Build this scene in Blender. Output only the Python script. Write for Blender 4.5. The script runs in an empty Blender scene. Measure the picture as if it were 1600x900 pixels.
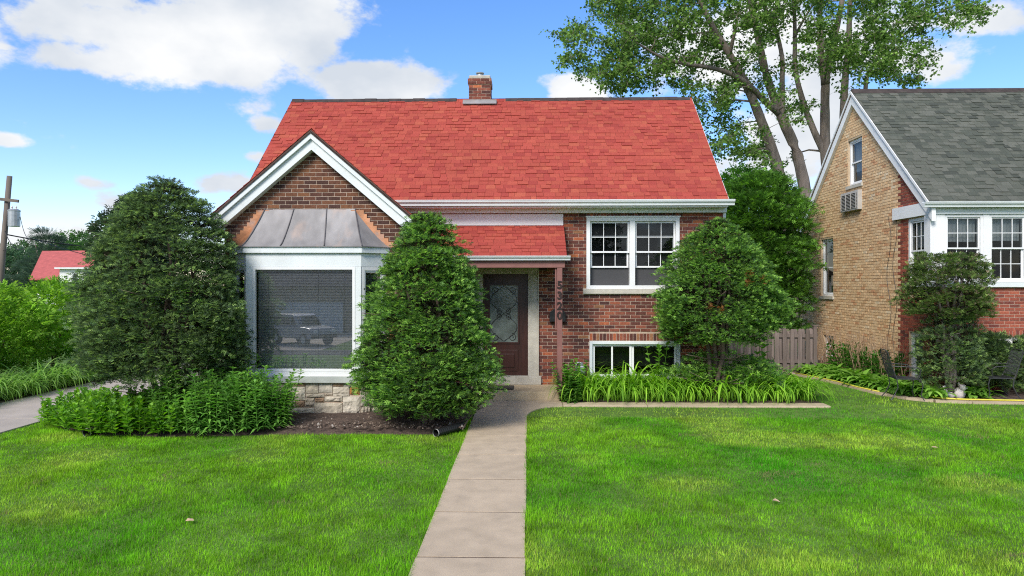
import bpy, math, random
import numpy as np
from mathutils import Vector, Matrix

random.seed(7)
RNG = np.random.default_rng(11)
SC = bpy.context.scene
COL = SC.collection
PI = math.pi
R = math.radians

# ------------------------------------------------------------------ camera
FOC, EYE, YAW = 1100.0, 2.3, R(1.3)
cam_d = bpy.data.cameras.new('camera')
cam_d.sensor_width = 36.0
cam_d.lens = 36.0 * FOC / 1600.0
cam_d.shift_y = -9.0 / 1600.0
cam_d.clip_start, cam_d.clip_end = 0.05, 2000.0
cam = bpy.data.objects.new('camera', cam_d)
COL.objects.link(cam)
cam.location = (0, 0, EYE)
cam.rotation_euler = (R(90), 0, YAW)
SC.camera = cam

# ------------------------------------------------------------------ world: blue sky with fair-weather clouds
SUN_EL, SUN_AZ = R(40), R(206)          # azimuth clockwise from +Y: light comes from behind the viewer's left shoulder
world = bpy.data.worlds.new('World')
SC.world = world
world.use_nodes = True
WT = world.node_tree
for n in list(WT.nodes):
    WT.nodes.remove(n)


def wn(kind, **kw):
    n = WT.nodes.new(kind)
    for k, v in kw.items():
        setattr(n, k, v)
    return n


def wl(a, b):
    WT.links.new(a, b)


def wmath(op, a, b=None, c=None, clamp=False):
    n = wn('ShaderNodeMath', operation=op)
    n.use_clamp = clamp
    for i, s in enumerate((a, b, c)):
        if s is None:
            continue
        if isinstance(s, (int, float)):
            n.inputs[i].default_value = s
        else:
            wl(s, n.inputs[i])
    return n.outputs[0]


def wdot(a, vec):
    n = wn('ShaderNodeVectorMath', operation='DOT_PRODUCT')
    wl(a, n.inputs[0])
    n.inputs[1].default_value = vec
    return n.outputs['Value']


sky = wn('ShaderNodeTexSky', sky_type='NISHITA')
sky.sun_disc = False
sky.sun_elevation = SUN_EL
sky.sun_rotation = SUN_AZ
sky.air_density, sky.dust_density, sky.ozone_density = 1.0, 0.25, 3.0
tc = wn('ShaderNodeTexCoord')
DIR = tc.outputs['Generated']


def noise(vec, scale, detail, rough=0.55):
    n = wn('ShaderNodeTexNoise')
    n.inputs['Scale'].default_value = scale
    n.inputs['Detail'].default_value = detail
    n.inputs['Roughness'].default_value = rough
    wl(vec, n.inputs['Vector'])
    return n.outputs['Fac']


# flatten vertically so that cloud puffs are wider than tall
mp = wn('ShaderNodeMapping')
mp.inputs['Scale'].default_value = (1, 1, 1.7)
wl(DIR, mp.inputs['Vector'])
n_fine = noise(mp.outputs[0], 9.0, 9.0, 0.6)
n_big = noise(mp.outputs[0], 2.2, 4.0, 0.5)

# cumulus banks: (azimuth deg, elevation deg, half width deg, half height deg, weight)
def px_dir(px, py):
    u, v = (px - 800) / FOC, (441 - py) / FOC
    return math.degrees(math.atan(u)) - math.degrees(YAW), math.degrees(math.atan(v / math.sqrt(1 + u * u)))


CLOUDS = []
for (px, py, rx, ry, w) in [
        (300, 62, 265, 82, 1.0), (455, 62, 112, 88, 1.0), (560, 125, 150, 38, .95), (140, 90, 105, 32, .9), (110, 4, 95, 20, .75), 
        (345, 288, 60, 24, .62), (415, 194, 34, 17, .55), (903, 143, 46, 24, .9), (8, 221, 26, 13, .75), (142, 286, 40, 12, .55), (400, 243, 26, 12, .5), (15, 74, 30, 9, .55),
        (1455, 92, 78, 52, .95), (1520, 36, 84, 30, .85), (1270, 200, 150, 110, .85), (1180, 80, 180, 95, .85), (1330, 60, 140, 70, .8),
        (90, 372, 170, 34, .7), (215, 325, 80, 28, .6), (1010, 210, 60, 30, .55)]:
    az, el = px_dir(px, py)
    k = math.cos(R(az))
    CLOUDS.append((az, el, math.degrees(rx / FOC) * k, math.degrees(ry / FOC) * k, w))
acc = None
for az, el, hw, hh, w in CLOUDS:
    a, e = R(az), R(el)
    c = (math.sin(a) * math.cos(e), math.cos(a) * math.cos(e), math.sin(e))
    rt = (math.cos(a), -math.sin(a), 0.0)
    up = (-math.sin(a) * math.sin(e), -math.cos(a) * math.sin(e), math.cos(e))
    x = wmath('DIVIDE', wdot(DIR, rt), math.sin(R(hw)))
    y = wmath('DIVIDE', wdot(DIR, up), math.sin(R(hh)))
    r2 = wmath('ADD', wmath('MULTIPLY', x, x), wmath('MULTIPLY', y, y))
    front = wmath('GREATER_THAN', wdot(DIR, c), 0.0)
    g = wmath('MULTIPLY', wmath('MULTIPLY', wmath('POWER', 2.71828, wmath('MULTIPLY', r2, -0.85)), w), front)
    acc = g if acc is None else wmath('MAXIMUM', acc, g)
# the rest of the sky carries the same kind of broken cumulus
sepd = wn('ShaderNodeSeparateXYZ')
wl(DIR, sepd.inputs[0])
away = wmath('SUBTRACT', 0.75, wdot(DIR, (0, 0.92, 0.39)), clamp=True)
away = wmath('MINIMUM', wmath('MULTIPLY', away, 3.0), 1.0)
generic = wmath('MULTIPLY', wmath('MULTIPLY', wmath('SUBTRACT', n_big, 0.40), 5.0, clamp=True), away)
acc = wmath('MAXIMUM', acc, wmath('MULTIPLY', generic, 0.85))
dens = wmath('ADD', acc, wmath('MULTIPLY', wmath('SUBTRACT', n_fine, 0.5), 1.9))
mr = wn('ShaderNodeMapRange', interpolation_type='SMOOTHSTEP')
mr.inputs['From Min'].default_value = 0.36
mr.inputs['From Max'].default_value = 0.66
wl(dens, mr.inputs['Value'])
mask = mr.outputs[0]
shade = noise(mp.outputs[0], 5.0, 5.0, 0.5)
ramp = wn('ShaderNodeValToRGB')
ramp.color_ramp.elements[0].position, ramp.color_ramp.elements[0].color = 0.36, (2.9, 3.15, 3.5, 1)
ramp.color_ramp.elements[1].position, ramp.color_ramp.elements[1].color = 0.60, (4.25, 4.3, 4.35, 1)
wl(shade, ramp.inputs[0])
mixc = wn('ShaderNodeMix', data_type='RGBA')
wl(mask, mixc.inputs['Factor'])
hs = wn('ShaderNodeHueSaturation')
hs.inputs['Saturation'].default_value = 1.22
wl(sky.outputs[0], hs.inputs['Color'])
tn = wn('ShaderNodeMix', data_type='RGBA', blend_type='MULTIPLY')
tn.inputs['Factor'].default_value = 1.0
tn.inputs['B'].default_value = (0.98, 0.90, 1.0, 1)
wl(hs.outputs[0], tn.inputs['A'])
wl(tn.outputs['Result'], mixc.inputs['A'])
wl(ramp.outputs[0], mixc.inputs['B'])
bg = wn('ShaderNodeBackground')
bg.inputs['Strength'].default_value = 0.13
wl(mixc.outputs['Result'], bg.inputs['Color'])
wo = wn('ShaderNodeOutputWorld')
wl(bg.outputs[0], wo.inputs[0])

# ------------------------------------------------------------------ sun (soft: thin cloud in front of it)
sd = bpy.data.lights.new('sun', 'SUN')
sd.energy, sd.angle, sd.color = 2.35, R(22), (1.0, 0.94, 0.85)
sun = bpy.data.objects.new('sun', sd)
COL.objects.link(sun)
to_sun = Vector((math.sin(SUN_AZ) * math.cos(SUN_EL), math.cos(SUN_AZ) * math.cos(SUN_EL), math.sin(SUN_EL)))
sun.rotation_euler = to_sun.to_track_quat('Z', 'Y').to_euler()

vs = SC.view_settings
vs.view_transform, vs.look, vs.exposure, vs.gamma = 'Standard', 'None', 0.85, 1.0
vs.use_curve_mapping = False
cy = SC.cycles
cy.max_bounces, cy.diffuse_bounces, cy.glossy_bounces, cy.transmission_bounces, cy.transparent_max_bounces = 5, 3, 2, 3, 6
cy.filter_width = 1.1
cy.use_denoising = False
cy.use_adaptive_sampling = False
cy.caustics_reflective = cy.caustics_refractive = False

# ------------------------------------------------------------------ helpers
def spot(px, py, depth):
    """a point of the place from its picture position and its real distance"""
    u, v = (px - 800) / FOC, (441 - py) / FOC
    s, c = math.sin(YAW), math.cos(YAW)
    t = depth / (c + u * s)
    return Vector((t * (u * c - s), depth, EYE + t * v))


WLOC = {}


def put(o, parent):
    if parent is not None:
        o.parent = parent
        o.matrix_parent_inverse = Matrix.Translation(-WLOC.get(parent.name, Vector((0, 0, 0))))
    WLOC[o.name] = Vector(o.location)
    return o


def tag(o, label=None, cat=None, group=None, kind=None):
    if label: o['label'] = label
    if cat: o['category'] = cat
    if group: o['group'] = group
    if kind: o['kind'] = kind
    return o


def thing(name, loc, label, cat, group=None):
    o = bpy.data.objects.new(name, None)
    o.empty_display_size = 0.2
    COL.objects.link(o)
    o.location = loc
    WLOC[o.name] = Vector(loc)
    return tag(o, label, cat, group)


def link_mesh(name, me, mat, parent=None, loc=(0, 0, 0)):
    o = bpy.data.objects.new(name, me)
    COL.objects.link(o)
    o.location = loc
    if mat is not None and not me.materials:
        me.materials.append(mat)
    return put(o, parent)


def np_mesh(name, V, F, C=None, smooth=False):
    """V (n,3), F (m,k) faces of one size, C (n,3) point colours"""
    V = np.asarray(V, np.float32); F = np.asarray(F, np.int32)
    me = bpy.data.meshes.new(name)
    m, k = F.shape
    me.vertices.add(len(V)); me.loops.add(m * k); me.polygons.add(m)
    me.vertices.foreach_set('co', V.ravel())
    me.loops.foreach_set('vertex_index', F.ravel())
    me.polygons.foreach_set('loop_start', np.arange(0, m * k, k, dtype=np.int32))
    me.polygons.foreach_set('loop_total', np.full(m, k, np.int32))
    if smooth:
        me.polygons.foreach_set('use_smooth', np.ones(m, bool))
    if C is not None:
        at = me.attributes.new('col', 'FLOAT_COLOR', 'POINT')
        C4 = np.ones((len(V), 4), np.float32); C4[:, :3] = C
        at.data.foreach_set('color', C4.ravel())
    me.update(calc_edges=True)
    return me


class MB:
    def __init__(s):
        s.v, s.f, s.c = [], [], []

    def add(s, verts, faces, col=None):
        b = len(s.v)
        s.v += [tuple(p) for p in verts]
        s.f += [tuple(b + i for i in f) for f in faces]
        s.c += [col or (1, 1, 1)] * len(verts)
        return s

    def box(s, x0, x1, y0, y1, z0, z1, col=None):
        return s.add([(x0, y0, z0), (x1, y0, z0), (x1, y1, z0), (x0, y1, z0), (x0, y0, z1), (x1, y0, z1), (x1, y1, z1), (x0, y1, z1)],
                     [(0, 3, 2, 1), (4, 5, 6, 7), (0, 1, 5, 4), (1, 2, 6, 5), (2, 3, 7, 6), (3, 0, 4, 7)], col)

    def obox(s, c, ax, ay, az, col=None):
        """box round c with half-axis vectors ax, ay, az"""
        c, ax, ay, az = map(Vector, (c, ax, ay, az))
        vs_ = [c + i * ax + j * ay + k * az for k in (-1, 1) for (i, j) in ((-1, -1), (1, -1), (1, 1), (-1, 1))]
        return s.add(vs_, [(0, 3, 2, 1), (4, 5, 6, 7), (0, 1, 5, 4), (1, 2, 6, 5), (2, 3, 7, 6), (3, 0, 4, 7)], col)

    def bar(s, a, b, w, h, up=(0, 0, 1), col=None):
        a, b, up = Vector(a), Vector(b), Vector(up)
        d = (b - a).normalized()
        sd_ = d.cross(up).normalized(); u2 = sd_.cross(d)
        return s.obox((a + b) / 2, (b - a) / 2, sd_ * w / 2, u2 * h / 2, col)

    def prism(s, ring, ext, col=None):
        n = len(ring); e = Vector(ext)
        a = [Vector(p) for p in ring]
        return s.add(a + [p + e for p in a], [tuple(range(n - 1, -1, -1)), tuple(range(n, 2 * n))] + [(i, (i + 1) % n, n + (i + 1) % n, n + i) for i in range(n)], col)

    def tube(s, pts, rads, n=8, col=None, cap=True):
        pts = [Vector(p) for p in pts]
        if isinstance(rads, (int, float)): rads = [rads] * len(pts)
        vs_, fs = [], []
        ref = Vector((0, 0, 1))
        for i, p in enumerate(pts):
            d = (pts[min(i + 1, len(pts) - 1)] - pts[max(i - 1, 0)]).normalized()
            if abs(d.dot(ref)) > 0.95: ref2 = Vector((0, 1, 0)) if abs(d.y) < .9 else Vector((1, 0, 0))
            else: ref2 = ref
            x = d.cross(ref2).normalized(); y = d.cross(x)
            for k in range(n):
                t = 2 * PI * k / n
                vs_.append(p + rads[i] * (math.cos(t) * x + math.sin(t) * y))
        for i in range(len(pts) - 1):
            for k in range(n):
                fs.append((i * n + k, i * n + (k + 1) % n, (i + 1) * n + (k + 1) % n, (i + 1) * n + k))
        if cap:
            fs += [tuple(range(n - 1, -1, -1)), tuple((len(pts) - 1) * n + k for k in range(n))]
        return s.add(vs_, fs, col)

    def lathe(s, prof, c=(0, 0, 0), n=16, col=None):
        vs_, fs = [], []
        for r, z in prof:
            for k in range(n):
                t = 2 * PI * k / n
                vs_.append((c[0] + r * math.cos(t), c[1] + r * math.sin(t), c[2] + z))
        for i in range(len(prof) - 1):
            for k in range(n):
                fs.append((i * n + k, i * n + (k + 1) % n, (i + 1) * n + (k + 1) % n, (i + 1) * n + k))
        fs += [tuple(range(n - 1, -1, -1)), tuple((len(prof) - 1) * n + k for k in range(n))]
        return s.add(vs_, fs, col)

    def mesh(s, name, smooth=False):
        me = bpy.data.meshes.new(name)
        me.from_pydata(s.v, [], s.f)
        at = me.attributes.new('col', 'FLOAT_COLOR', 'POINT')
        at.data.foreach_set('color', np.array([(*c, 1) for c in s.c], np.float32).ravel())
        if smooth:
            me.polygons.foreach_set('use_smooth', np.ones(len(me.polygons), bool))
        me.update()
        return me

    def build(s, name, mat, parent=None, loc=(0, 0, 0), smooth=False, bevel=0, kind=None):
        o = link_mesh(name, s.mesh(name, smooth), mat, parent, loc)
        if bevel:
            m = o.modifiers.new('bevel', 'BEVEL'); m.width = bevel; m.segments = 2; m.limit_method = 'ANGLE'
        if kind: o['kind'] = kind
        return o


# ------------------------------------------------------------------ materials
def new_mat(name):
    m = bpy.data.materials.new(name); m.use_nodes = True
    nt = m.node_tree
    return m, nt, nt.nodes['Principled BSDF']


def pm(name, col=None, rough=0.7, var=0.15, scale=6.0, bump=0.0, bscale=60.0, metal=0.0, var2=0.0, scale2=0.8, spec=0.4, tint=None, stretch=None, attr=False, dirt=None):
    """procedural paint/stone/wood: base colour (constant or per-piece attribute) varied by two noises, fine relief by bump"""
    m, nt, P = new_mat(name)
    N, L = nt.nodes, nt.links
    g = N.new('ShaderNodeNewGeometry')
    vec = g.outputs['Position']
    if stretch:
        mp_ = N.new('ShaderNodeMapping'); mp_.inputs['Scale'].default_value = stretch
        L.new(vec, mp_.inputs['Vector']); vec = mp_.outputs[0]
    if attr:
        a = N.new('ShaderNodeAttribute'); a.attribute_name = 'col'; src = a.outputs['Color']
        if col:
            mm = N.new('ShaderNodeMix'); mm.data_type = 'RGBA'; mm.blend_type = 'MULTIPLY'; mm.inputs['Factor'].default_value = 1
            L.new(src, mm.inputs['A']); mm.inputs['B'].default_value = (*col, 1); src = mm.outputs['Result']
    else:
        c = N.new('ShaderNodeRGB'); c.outputs[0].default_value = (*col, 1); src = c.outputs[0]

    def vary(src, sc, amount, detail):
        n = N.new('ShaderNodeTexNoise'); n.inputs['Scale'].default_value = sc; n.inputs['Detail'].default_value = detail
        L.new(vec, n.inputs['Vector'])
        r = N.new('ShaderNodeMapRange'); r.inputs['From Min'].default_value = .3; r.inputs['From Max'].default_value = .7
        r.inputs['To Min'].default_value = 1 - amount; r.inputs['To Max'].default_value = 1 + amount
        L.new(n.outputs['Fac'], r.inputs['Value'])
        h = N.new('ShaderNodeHueSaturation')
        L.new(src, h.inputs['Color']); L.new(r.outputs[0], h.inputs['Value'])
        return h.outputs['Color']
    src = vary(src, scale, var, 6)
    if var2: src = vary(src, scale2, var2, 3)
    if dirt:
        n = N.new('ShaderNodeTexNoise'); n.inputs['Scale'].default_value = dirt[1]; n.inputs['Detail'].default_value = 8
        L.new(vec, n.inputs['Vector'])
        r = N.new('ShaderNodeMapRange'); r.inputs['From Min'].default_value = dirt[2]; r.inputs['From Max'].default_value = dirt[2] + .15
        r.inputs['To Max'].default_value = dirt[3]
        L.new(n.outputs['Fac'], r.inputs['Value'])
        mm = N.new('ShaderNodeMix'); mm.data_type = 'RGBA'
        L.new(r.outputs[0], mm.inputs['Factor']); L.new(src, mm.inputs['A']); mm.inputs['B'].default_value = (*dirt[0], 1)
        src = mm.outputs['Result']
    L.new(src, P.inputs['Base Color'])
    P.inputs['Roughness'].default_value = rough
    P.inputs['Metallic'].default_value = metal
    P.inputs['Specular IOR Level'].default_value = spec
    if bump:
        n = N.new('ShaderNodeTexNoise'); n.inputs['Scale'].default_value = bscale; n.inputs['Detail'].default_value = 6
        L.new(vec, n.inputs['Vector'])
        b = N.new('ShaderNodeBump'); b.inputs['Strength'].default_value = bump; b.inputs['Distance'].default_value = .02
        L.new(n.outputs['Fac'], b.inputs['Height']); L.new(b.outputs[0], P.inputs['Normal'])
    return m


def leaf_mat(name, trans=0.3, rough=0.5, gain=(1, 1, 1), spec=0.35):
    m, nt, P = new_mat(name)
    N, L = nt.nodes, nt.links
    a = N.new('ShaderNodeAttribute'); a.attribute_name = 'col'
    mm = N.new('ShaderNodeMix'); mm.data_type = 'RGBA'; mm.blend_type = 'MULTIPLY'; mm.inputs['Factor'].default_value = 1
    L.new(a.outputs['Color'], mm.inputs['A']); mm.inputs['B'].default_value = (*gain, 1)
    L.new(mm.outputs['Result'], P.inputs['Base Color'])
    P.inputs['Roughness'].default_value = rough
    P.inputs['Specular IOR Level'].default_value = spec
    t = N.new('ShaderNodeBsdfTranslucent')
    h = N.new('ShaderNodeHueSaturation'); h.inputs['Value'].default_value = 1.5; h.inputs['Saturation'].default_value = 1.1
    L.new(mm.outputs['Result'], h.inputs['Color']); L.new(h.outputs[0], t.inputs['Color'])
    mx = N.new('ShaderNodeMixShader'); mx.inputs[0].default_value = trans
    L.new(P.outputs[0], mx.inputs[1]); L.new(t.outputs[0], mx.inputs[2])
    L.new(mx.outputs[0], N['Material Output'].inputs['Surface'])
    return m


def glass_mat(name, refl=0.10, tint=(.93, .95, .95), rough=0.0, wave=0.0, gain=1.6):
    """thin double pane: see-through with a mirror share that grows towards grazing view"""
    m, nt, P = new_mat(name)
    N, L = nt.nodes, nt.links
    N.remove(P)
    tr = N.new('ShaderNodeBsdfTransparent'); tr.inputs[0].default_value = (*tint, 1)
    gl = N.new('ShaderNodeBsdfGlossy'); gl.inputs['Roughness'].default_value = rough; gl.inputs[0].default_value = (.95, .97, .97, 1)
    fr = N.new('ShaderNodeFresnel'); fr.inputs['IOR'].default_value = 1.5
    ad = N.new('ShaderNodeMath'); ad.operation = 'MULTIPLY_ADD'; ad.inputs[1].default_value = gain; ad.inputs[2].default_value = refl - .06; ad.use_clamp = True
    L.new(fr.outputs[0], ad.inputs[0])
    if wave:
        n = N.new('ShaderNodeTexNoise'); n.inputs['Scale'].default_value = wave
        b = N.new('ShaderNodeBump'); b.inputs['Strength'].default_value = .5; b.inputs['Distance'].default_value = .02
        L.new(n.outputs['Fac'], b.inputs['Height']); L.new(b.outputs[0], gl.inputs['Normal'])
    mx = N.new('ShaderNodeMixShader')
    L.new(ad.outputs[0], mx.inputs[0]); L.new(tr.outputs[0], mx.inputs[1]); L.new(gl.outputs[0], mx.inputs[2])
    L.new(mx.outputs[0], N['Material Output'].inputs['Surface'])
    return m


M = {}
M['brick'] = pm('brick', None, .85, .22, 25, .5, 90, attr=True, spec=.2)
M['mortar'] = pm('mortar', (.49, .38, .30), .9, .15, 10, .4, 120, spec=.1)
M['mortar_tan'] = pm('mortar_tan', (.52, .40, .27), .9, .15, 10, .4, 120, spec=.1)
M['shingle'] = pm('shingle', None, .95, .12, 40, .6, 300, attr=True, var2=.06, scale2=.55, spec=.05)
M['ridge'] = pm('ridge', (.055, .042, .038), .9, .3, 8, .5, 200)
M['white'] = pm('white', (.78, .79, .79), .45, .04, 2.5, .06, 25, var2=.03)
M['trim'] = pm('trim', (.70, .74, .745), .5, .05, 3, .1, 40, var2=.04, dirt=((.45, .45, .42), 9, .62, .35))
M['sillstone'] = pm('sillstone', (.52, .49, .42), .85, .14, 7, .3, 80)
M['baysill'] = pm('baysill', (.42, .45, .42), .7, .10, 5, .2, 60)
M['limestone'] = pm('limestone', (.50, .47, .40), .85, .12, 6, .4, 70, var2=.10, scale2=1.5)
M['stone'] = pm('stone', None, .9, .22, 14, 1.0, 22, attr=True, var2=.10, scale2=3)
M['copper'] = pm('copper', (.27, .26, .262), .62, .14, 7, .06, 12, metal=.15, var2=.22, scale2=2.2, stretch=(1, 1, .22), spec=.3, dirt=((.40, .30, .25), 4, .55, .5))
M['seam'] = pm('seam', (.12, .11, .115), .6, .1, 5)
M['copper_raw'] = pm('copper_raw', (.46, .215, .11), .5, .22, 7, .1, 14, metal=.35, var2=.25, scale2=2.5, dirt=((.33, .28, .26), 5, .52, .7))
M['concrete'] = pm('concrete', (.465, .37, .262), .88, .10, 5, .3, 140, var2=.08, scale2=.5, dirt=((.27, .22, .165), 3.3, .60, .35))
M['concrete_old'] = pm('concrete_old', (.50, .395, .255), .9, .14, 4, .4, 90, var2=.12, scale2=1.2, dirt=((.62, .58, .50), 9, .66, .7))
M['drive'] = pm('drive', (.42, .365, .31), .88, .08, 2.2, .3, 140, var2=.12, scale2=.5, dirt=((.28, .26, .24), 1.4, .6, .4))
M['soil'] = pm('soil', (.085, .058, .045), .95, .45, 14, 1.0, 45, var2=.25, scale2=2.5, dirt=((.19, .14, .11), 34, .6, .8))
M['ground'] = pm('ground', (.085, .165, .022), .95, .30, 5, .6, 60, var2=.22, scale2=.6)
M['grass'] = leaf_mat('grass', .35, .8, spec=.05)
M['yew'] = leaf_mat('yew', .34, .6, spec=.2)
M['leaf'] = leaf_mat('leaf', .42, .6, (1.3, 1.3, 1.3), spec=.2)
M['lily'] = leaf_mat('lily', .40, .5, (1.35, 1.3, 1.2), spec=.2)
M['bark'] = pm('bark', (.20, .165, .138), .95, .35, 9, 1.0, 26, stretch=(1, 1, .22), var2=.2)
M['bark_yew'] = pm('bark_yew', (.13, .095, .075), .95, .35, 14, .8, 40, stretch=(1, 1, .3))
M['door'] = pm('door', (.045, .014, .011), .38, .25, 20, .12, 40, stretch=(1, 1, .12), spec=.5)
M['brown_paint'] = pm('brown_paint', (.235, .105, .09), .55, .10, 6, .1, 40)
M['number'] = pm('number', (.03, .018, .016), .4, .1, 10)
M['iron'] = pm('iron', (.05, .052, .055), .5, .25, 20, .1, 60, metal=.3)
M['black'] = pm('black', (.016, .016, .017), .45, .2, 20)
M['galv'] = pm('galv', (.42, .44, .46), .45, .12, 6, metal=.6)
M['fence'] = pm('fence', (.17, .135, .12), .9, .25, 12, .5, 50, stretch=(1, 1, .12), var2=.18, attr=True)
M['glass'] = glass_mat('glass', .24)
M['glass_dark'] = glass_mat('glass_dark', .06, (.6, .62, .62), gain=.7)
M['screen'] = pm('screen', (.06, .06, .063), .8, .08, 30)
M['blind'] = pm('blind', (.47, .47, .455), .5, .06, 5)
M['curtain'] = pm('curtain', (.62, .66, .66), .9, .12, 8, stretch=(6, 6, .3))
M['interior'] = pm('interior', (.20, .18, .16), .9, .1, 2)
M['roofdeck'] = pm('roofdeck', (.10, .06, .05), .9, .2, 5)
M['plastic_grey'] = pm('plastic_grey', (.46, .44, .41), .5, .08, 8)
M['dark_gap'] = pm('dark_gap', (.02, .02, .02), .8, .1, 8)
M['hose'] = pm('hose', (.62, .56, .07), .4, .1, 20)
M['white_stone'] = pm('white_stone', (.66, .60, .57), .7, .15, 14, .3, 50)
M['car_paint'] = pm('car_paint', (.30, .31, .33), .25, .03, 3, spec=.6)
M['asphalt'] = pm('asphalt', (.055, .055, .058), .9, .2, 8, .3, 100)
M['tile_red'] = pm('tile_red', (.42, .10, .09), .8, .15, 3)
M['render_white'] = pm('render_white', (.7, .7, .69), .8, .05, 2)
M['wood_pole'] = pm('wood_pole', (.15, .125, .105), .9, .2, 4, .4, 20, stretch=(1, 1, .1))
M['dry'] = pm('dry', (.46, .32, .21), .9, .25, 10)
M['blue'] = pm('blue', (.02, .13, .55), .5, .1, 10)
M['tan_wall'] = pm('tan_wall', (.40, .31, .20), .9, .15, 8)

# ================================================================== THE GROUND
def ground_z(y):
    """level lawn; the front yard falls away to the street behind the viewer"""
    t = min(max((2.0 - y) / 9.0, 0), 1)
    return -1.45 * (t * t * (3 - 2 * t))


ys = [-500, -60, -30, -20] + [-14 + i for i in range(17)] + [3.5, 10, 20, 40, 80, 200, 500]
xs = [-500, -100, -40, -20, 0, 20, 40, 100, 500]
V = [(x, y, ground_z(y)) for y in ys for x in xs]
nx = len(xs)
F_ = [(j * nx + i, j * nx + i + 1, (j + 1) * nx + i + 1, (j + 1) * nx + i) for j in range(len(ys) - 1) for i in range(nx - 1)]
g = MB(); g.add(V, F_)
tag(g.build('ground', M['ground'], smooth=True), kind='structure')

# street behind the viewer, seen only as a reflection in the panes
st = MB(); st.box(-60, 60, -15.0, -8.0, -1.7, -1.44)
tag(st.build('road', M['asphalt']), kind='structure')
st = MB(); st.box(-60, 60, -7.2, -5.9, -1.7, -1.18)
tag(st.build('pavement', M['concrete']), kind='structure')

# front walk: slabs of poured concrete with recessed joints
WX0, WX1 = -0.925, -0.022
walk = MB(); walk.box(WX0 + .004, WX1 - .004, 2.4, 13.52, -.05, .020)
walk_o = tag(walk.build('front_walk', M['soil']), kind='structure')
jy = [2.4, 3.5, 4.66, 5.82, 6.97, 8.13, 9.29, 10.45, 11.6]
for a, b in zip(jy[:-1], jy[1:]):
    s = MB(); s.box(WX0 + random.uniform(-.006, .006), WX1 + random.uniform(-.006, .006), a + .011, b - .011, -.04, .0245 + random.uniform(-.001, .001))
    s.build('slab', M['concrete'], walk_o, bevel=.002)
# last slab flares in a curve into the strip along the lily bed
ring = [(WX0, 11.606, -.04), (WX1, 11.606, -.04)]
for i in range(9):
    t = i / 8 * PI / 2
    ring.append((WX1 + .62 * (1 - math.cos(t)), 11.95 + 1.02 * math.sin(t), -.04))
ring += [(.64, 12.97, -.04), (.64, 13.515, -.04), (WX0 - .16, 13.515, -.04), (WX0, 12.7, -.04)]
s = MB(); s.prism(ring, (0, 0, .064)); s.build('slab', M['concrete'], walk_o, bevel=.006)
edg = MB(); edg.box(.65, 5.55, 13.02, 13.36, -.05, .006)
edg_o = tag(edg.build('bed_edging', M['concrete_old']), kind='structure')
for a, b in ((.652, 2.2), (2.21, 3.85), (3.86, 5.55)):
    s = MB(); s.box(a, b, 13.0, 13.37, -.04, .03); s.build('slab', M['concrete'], edg_o, bevel=.008)

# driveway on the left
dr = MB(); dr.box(-9.93, -8.02, 2.0, 40, -.05, .006)
dr_o = tag(dr.build('driveway', M['concrete_old']), kind='structure')
for a, b in ((2, 5.4), (5.4, 8.5), (8.5, 11.6), (11.6, 14.7), (14.7, 17.8), (17.8, 21), (21, 40)):
    s = MB(); s.box(-9.95, -8.0, a + .008, b - .008, -.04, .024); s.build('slab', M['drive'], dr_o, bevel=.008)


def bed_mesh(name, outline, h, mat, res=.12):
    """a mounded bed of soil: grid inside an outline, rising away from its edge"""
    xs_ = [p[0] for p in outline]; ys_ = [p[1] for p in outline]
    gx = np.arange(min(xs_), max(xs_) + res, res); gy = np.arange(min(ys_), max(ys_) + res, res)
    X, Y = np.meshgrid(gx, gy)
    O = np.array(outline); D = np.full(X.shape, 9.0); inside = np.zeros(X.shape, bool)
    for i in range(len(O)):
        a, b = O[i], O[(i + 1) % len(O)]
        ab = b - a
        t = np.clip(((X - a[0]) * ab[0] + (Y - a[1]) * ab[1]) / (ab @ ab), 0, 1)
        D = np.minimum(D, np.hypot(X - a[0] - t * ab[0], Y - a[1] - t * ab[1]))
        cond = (a[1] > Y) != (b[1] > Y)
        with np.errstate(divide='ignore', invalid='ignore'):
            xi = (b[0] - a[0]) * (Y - a[1]) / (b[1] - a[1]) + a[0]
        inside ^= cond & (X < xi)
    Z = np.where(inside, np.minimum(D * 2, 1) * h + .006, -.02 - D * .3) + RNG.normal(0, .008, X.shape)
    n = X.shape[1]
    idx = np.arange(X.size).reshape(X.shape)
    keep = (inside | (D < res * 1.5))
    q = np.stack([idx[:-1, :-1], idx[:-1, 1:], idx[1:, 1:], idx[1:, :-1]], -1)
    k = (keep[:-1, :-1] & keep[:-1, 1:] & keep[1:, 1:] & keep[1:, :-1])
    q = q[k]
    me = np_mesh(name, np.stack([X, Y, Z], -1).reshape(-1, 3), q, smooth=True)
    return tag(link_mesh(name, me, mat), kind='structure')


BED_L = [(-8.0, 12.4), (-7.9, 11.5), (-7.3, 10.85), (-6.5, 10.42), (-5.4, 10.3), (-4.4, 10.42), (-3.5, 10.52), (-2.4, 10.56), (-1.5, 10.56), (-1.05, 10.75), (-.95, 12.9), (-1.0, 13.5), (-2.2, 13.5), (-8.0, 13.6)]
bed_mesh('flower_bed', BED_L, .10, M['soil'])
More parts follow.
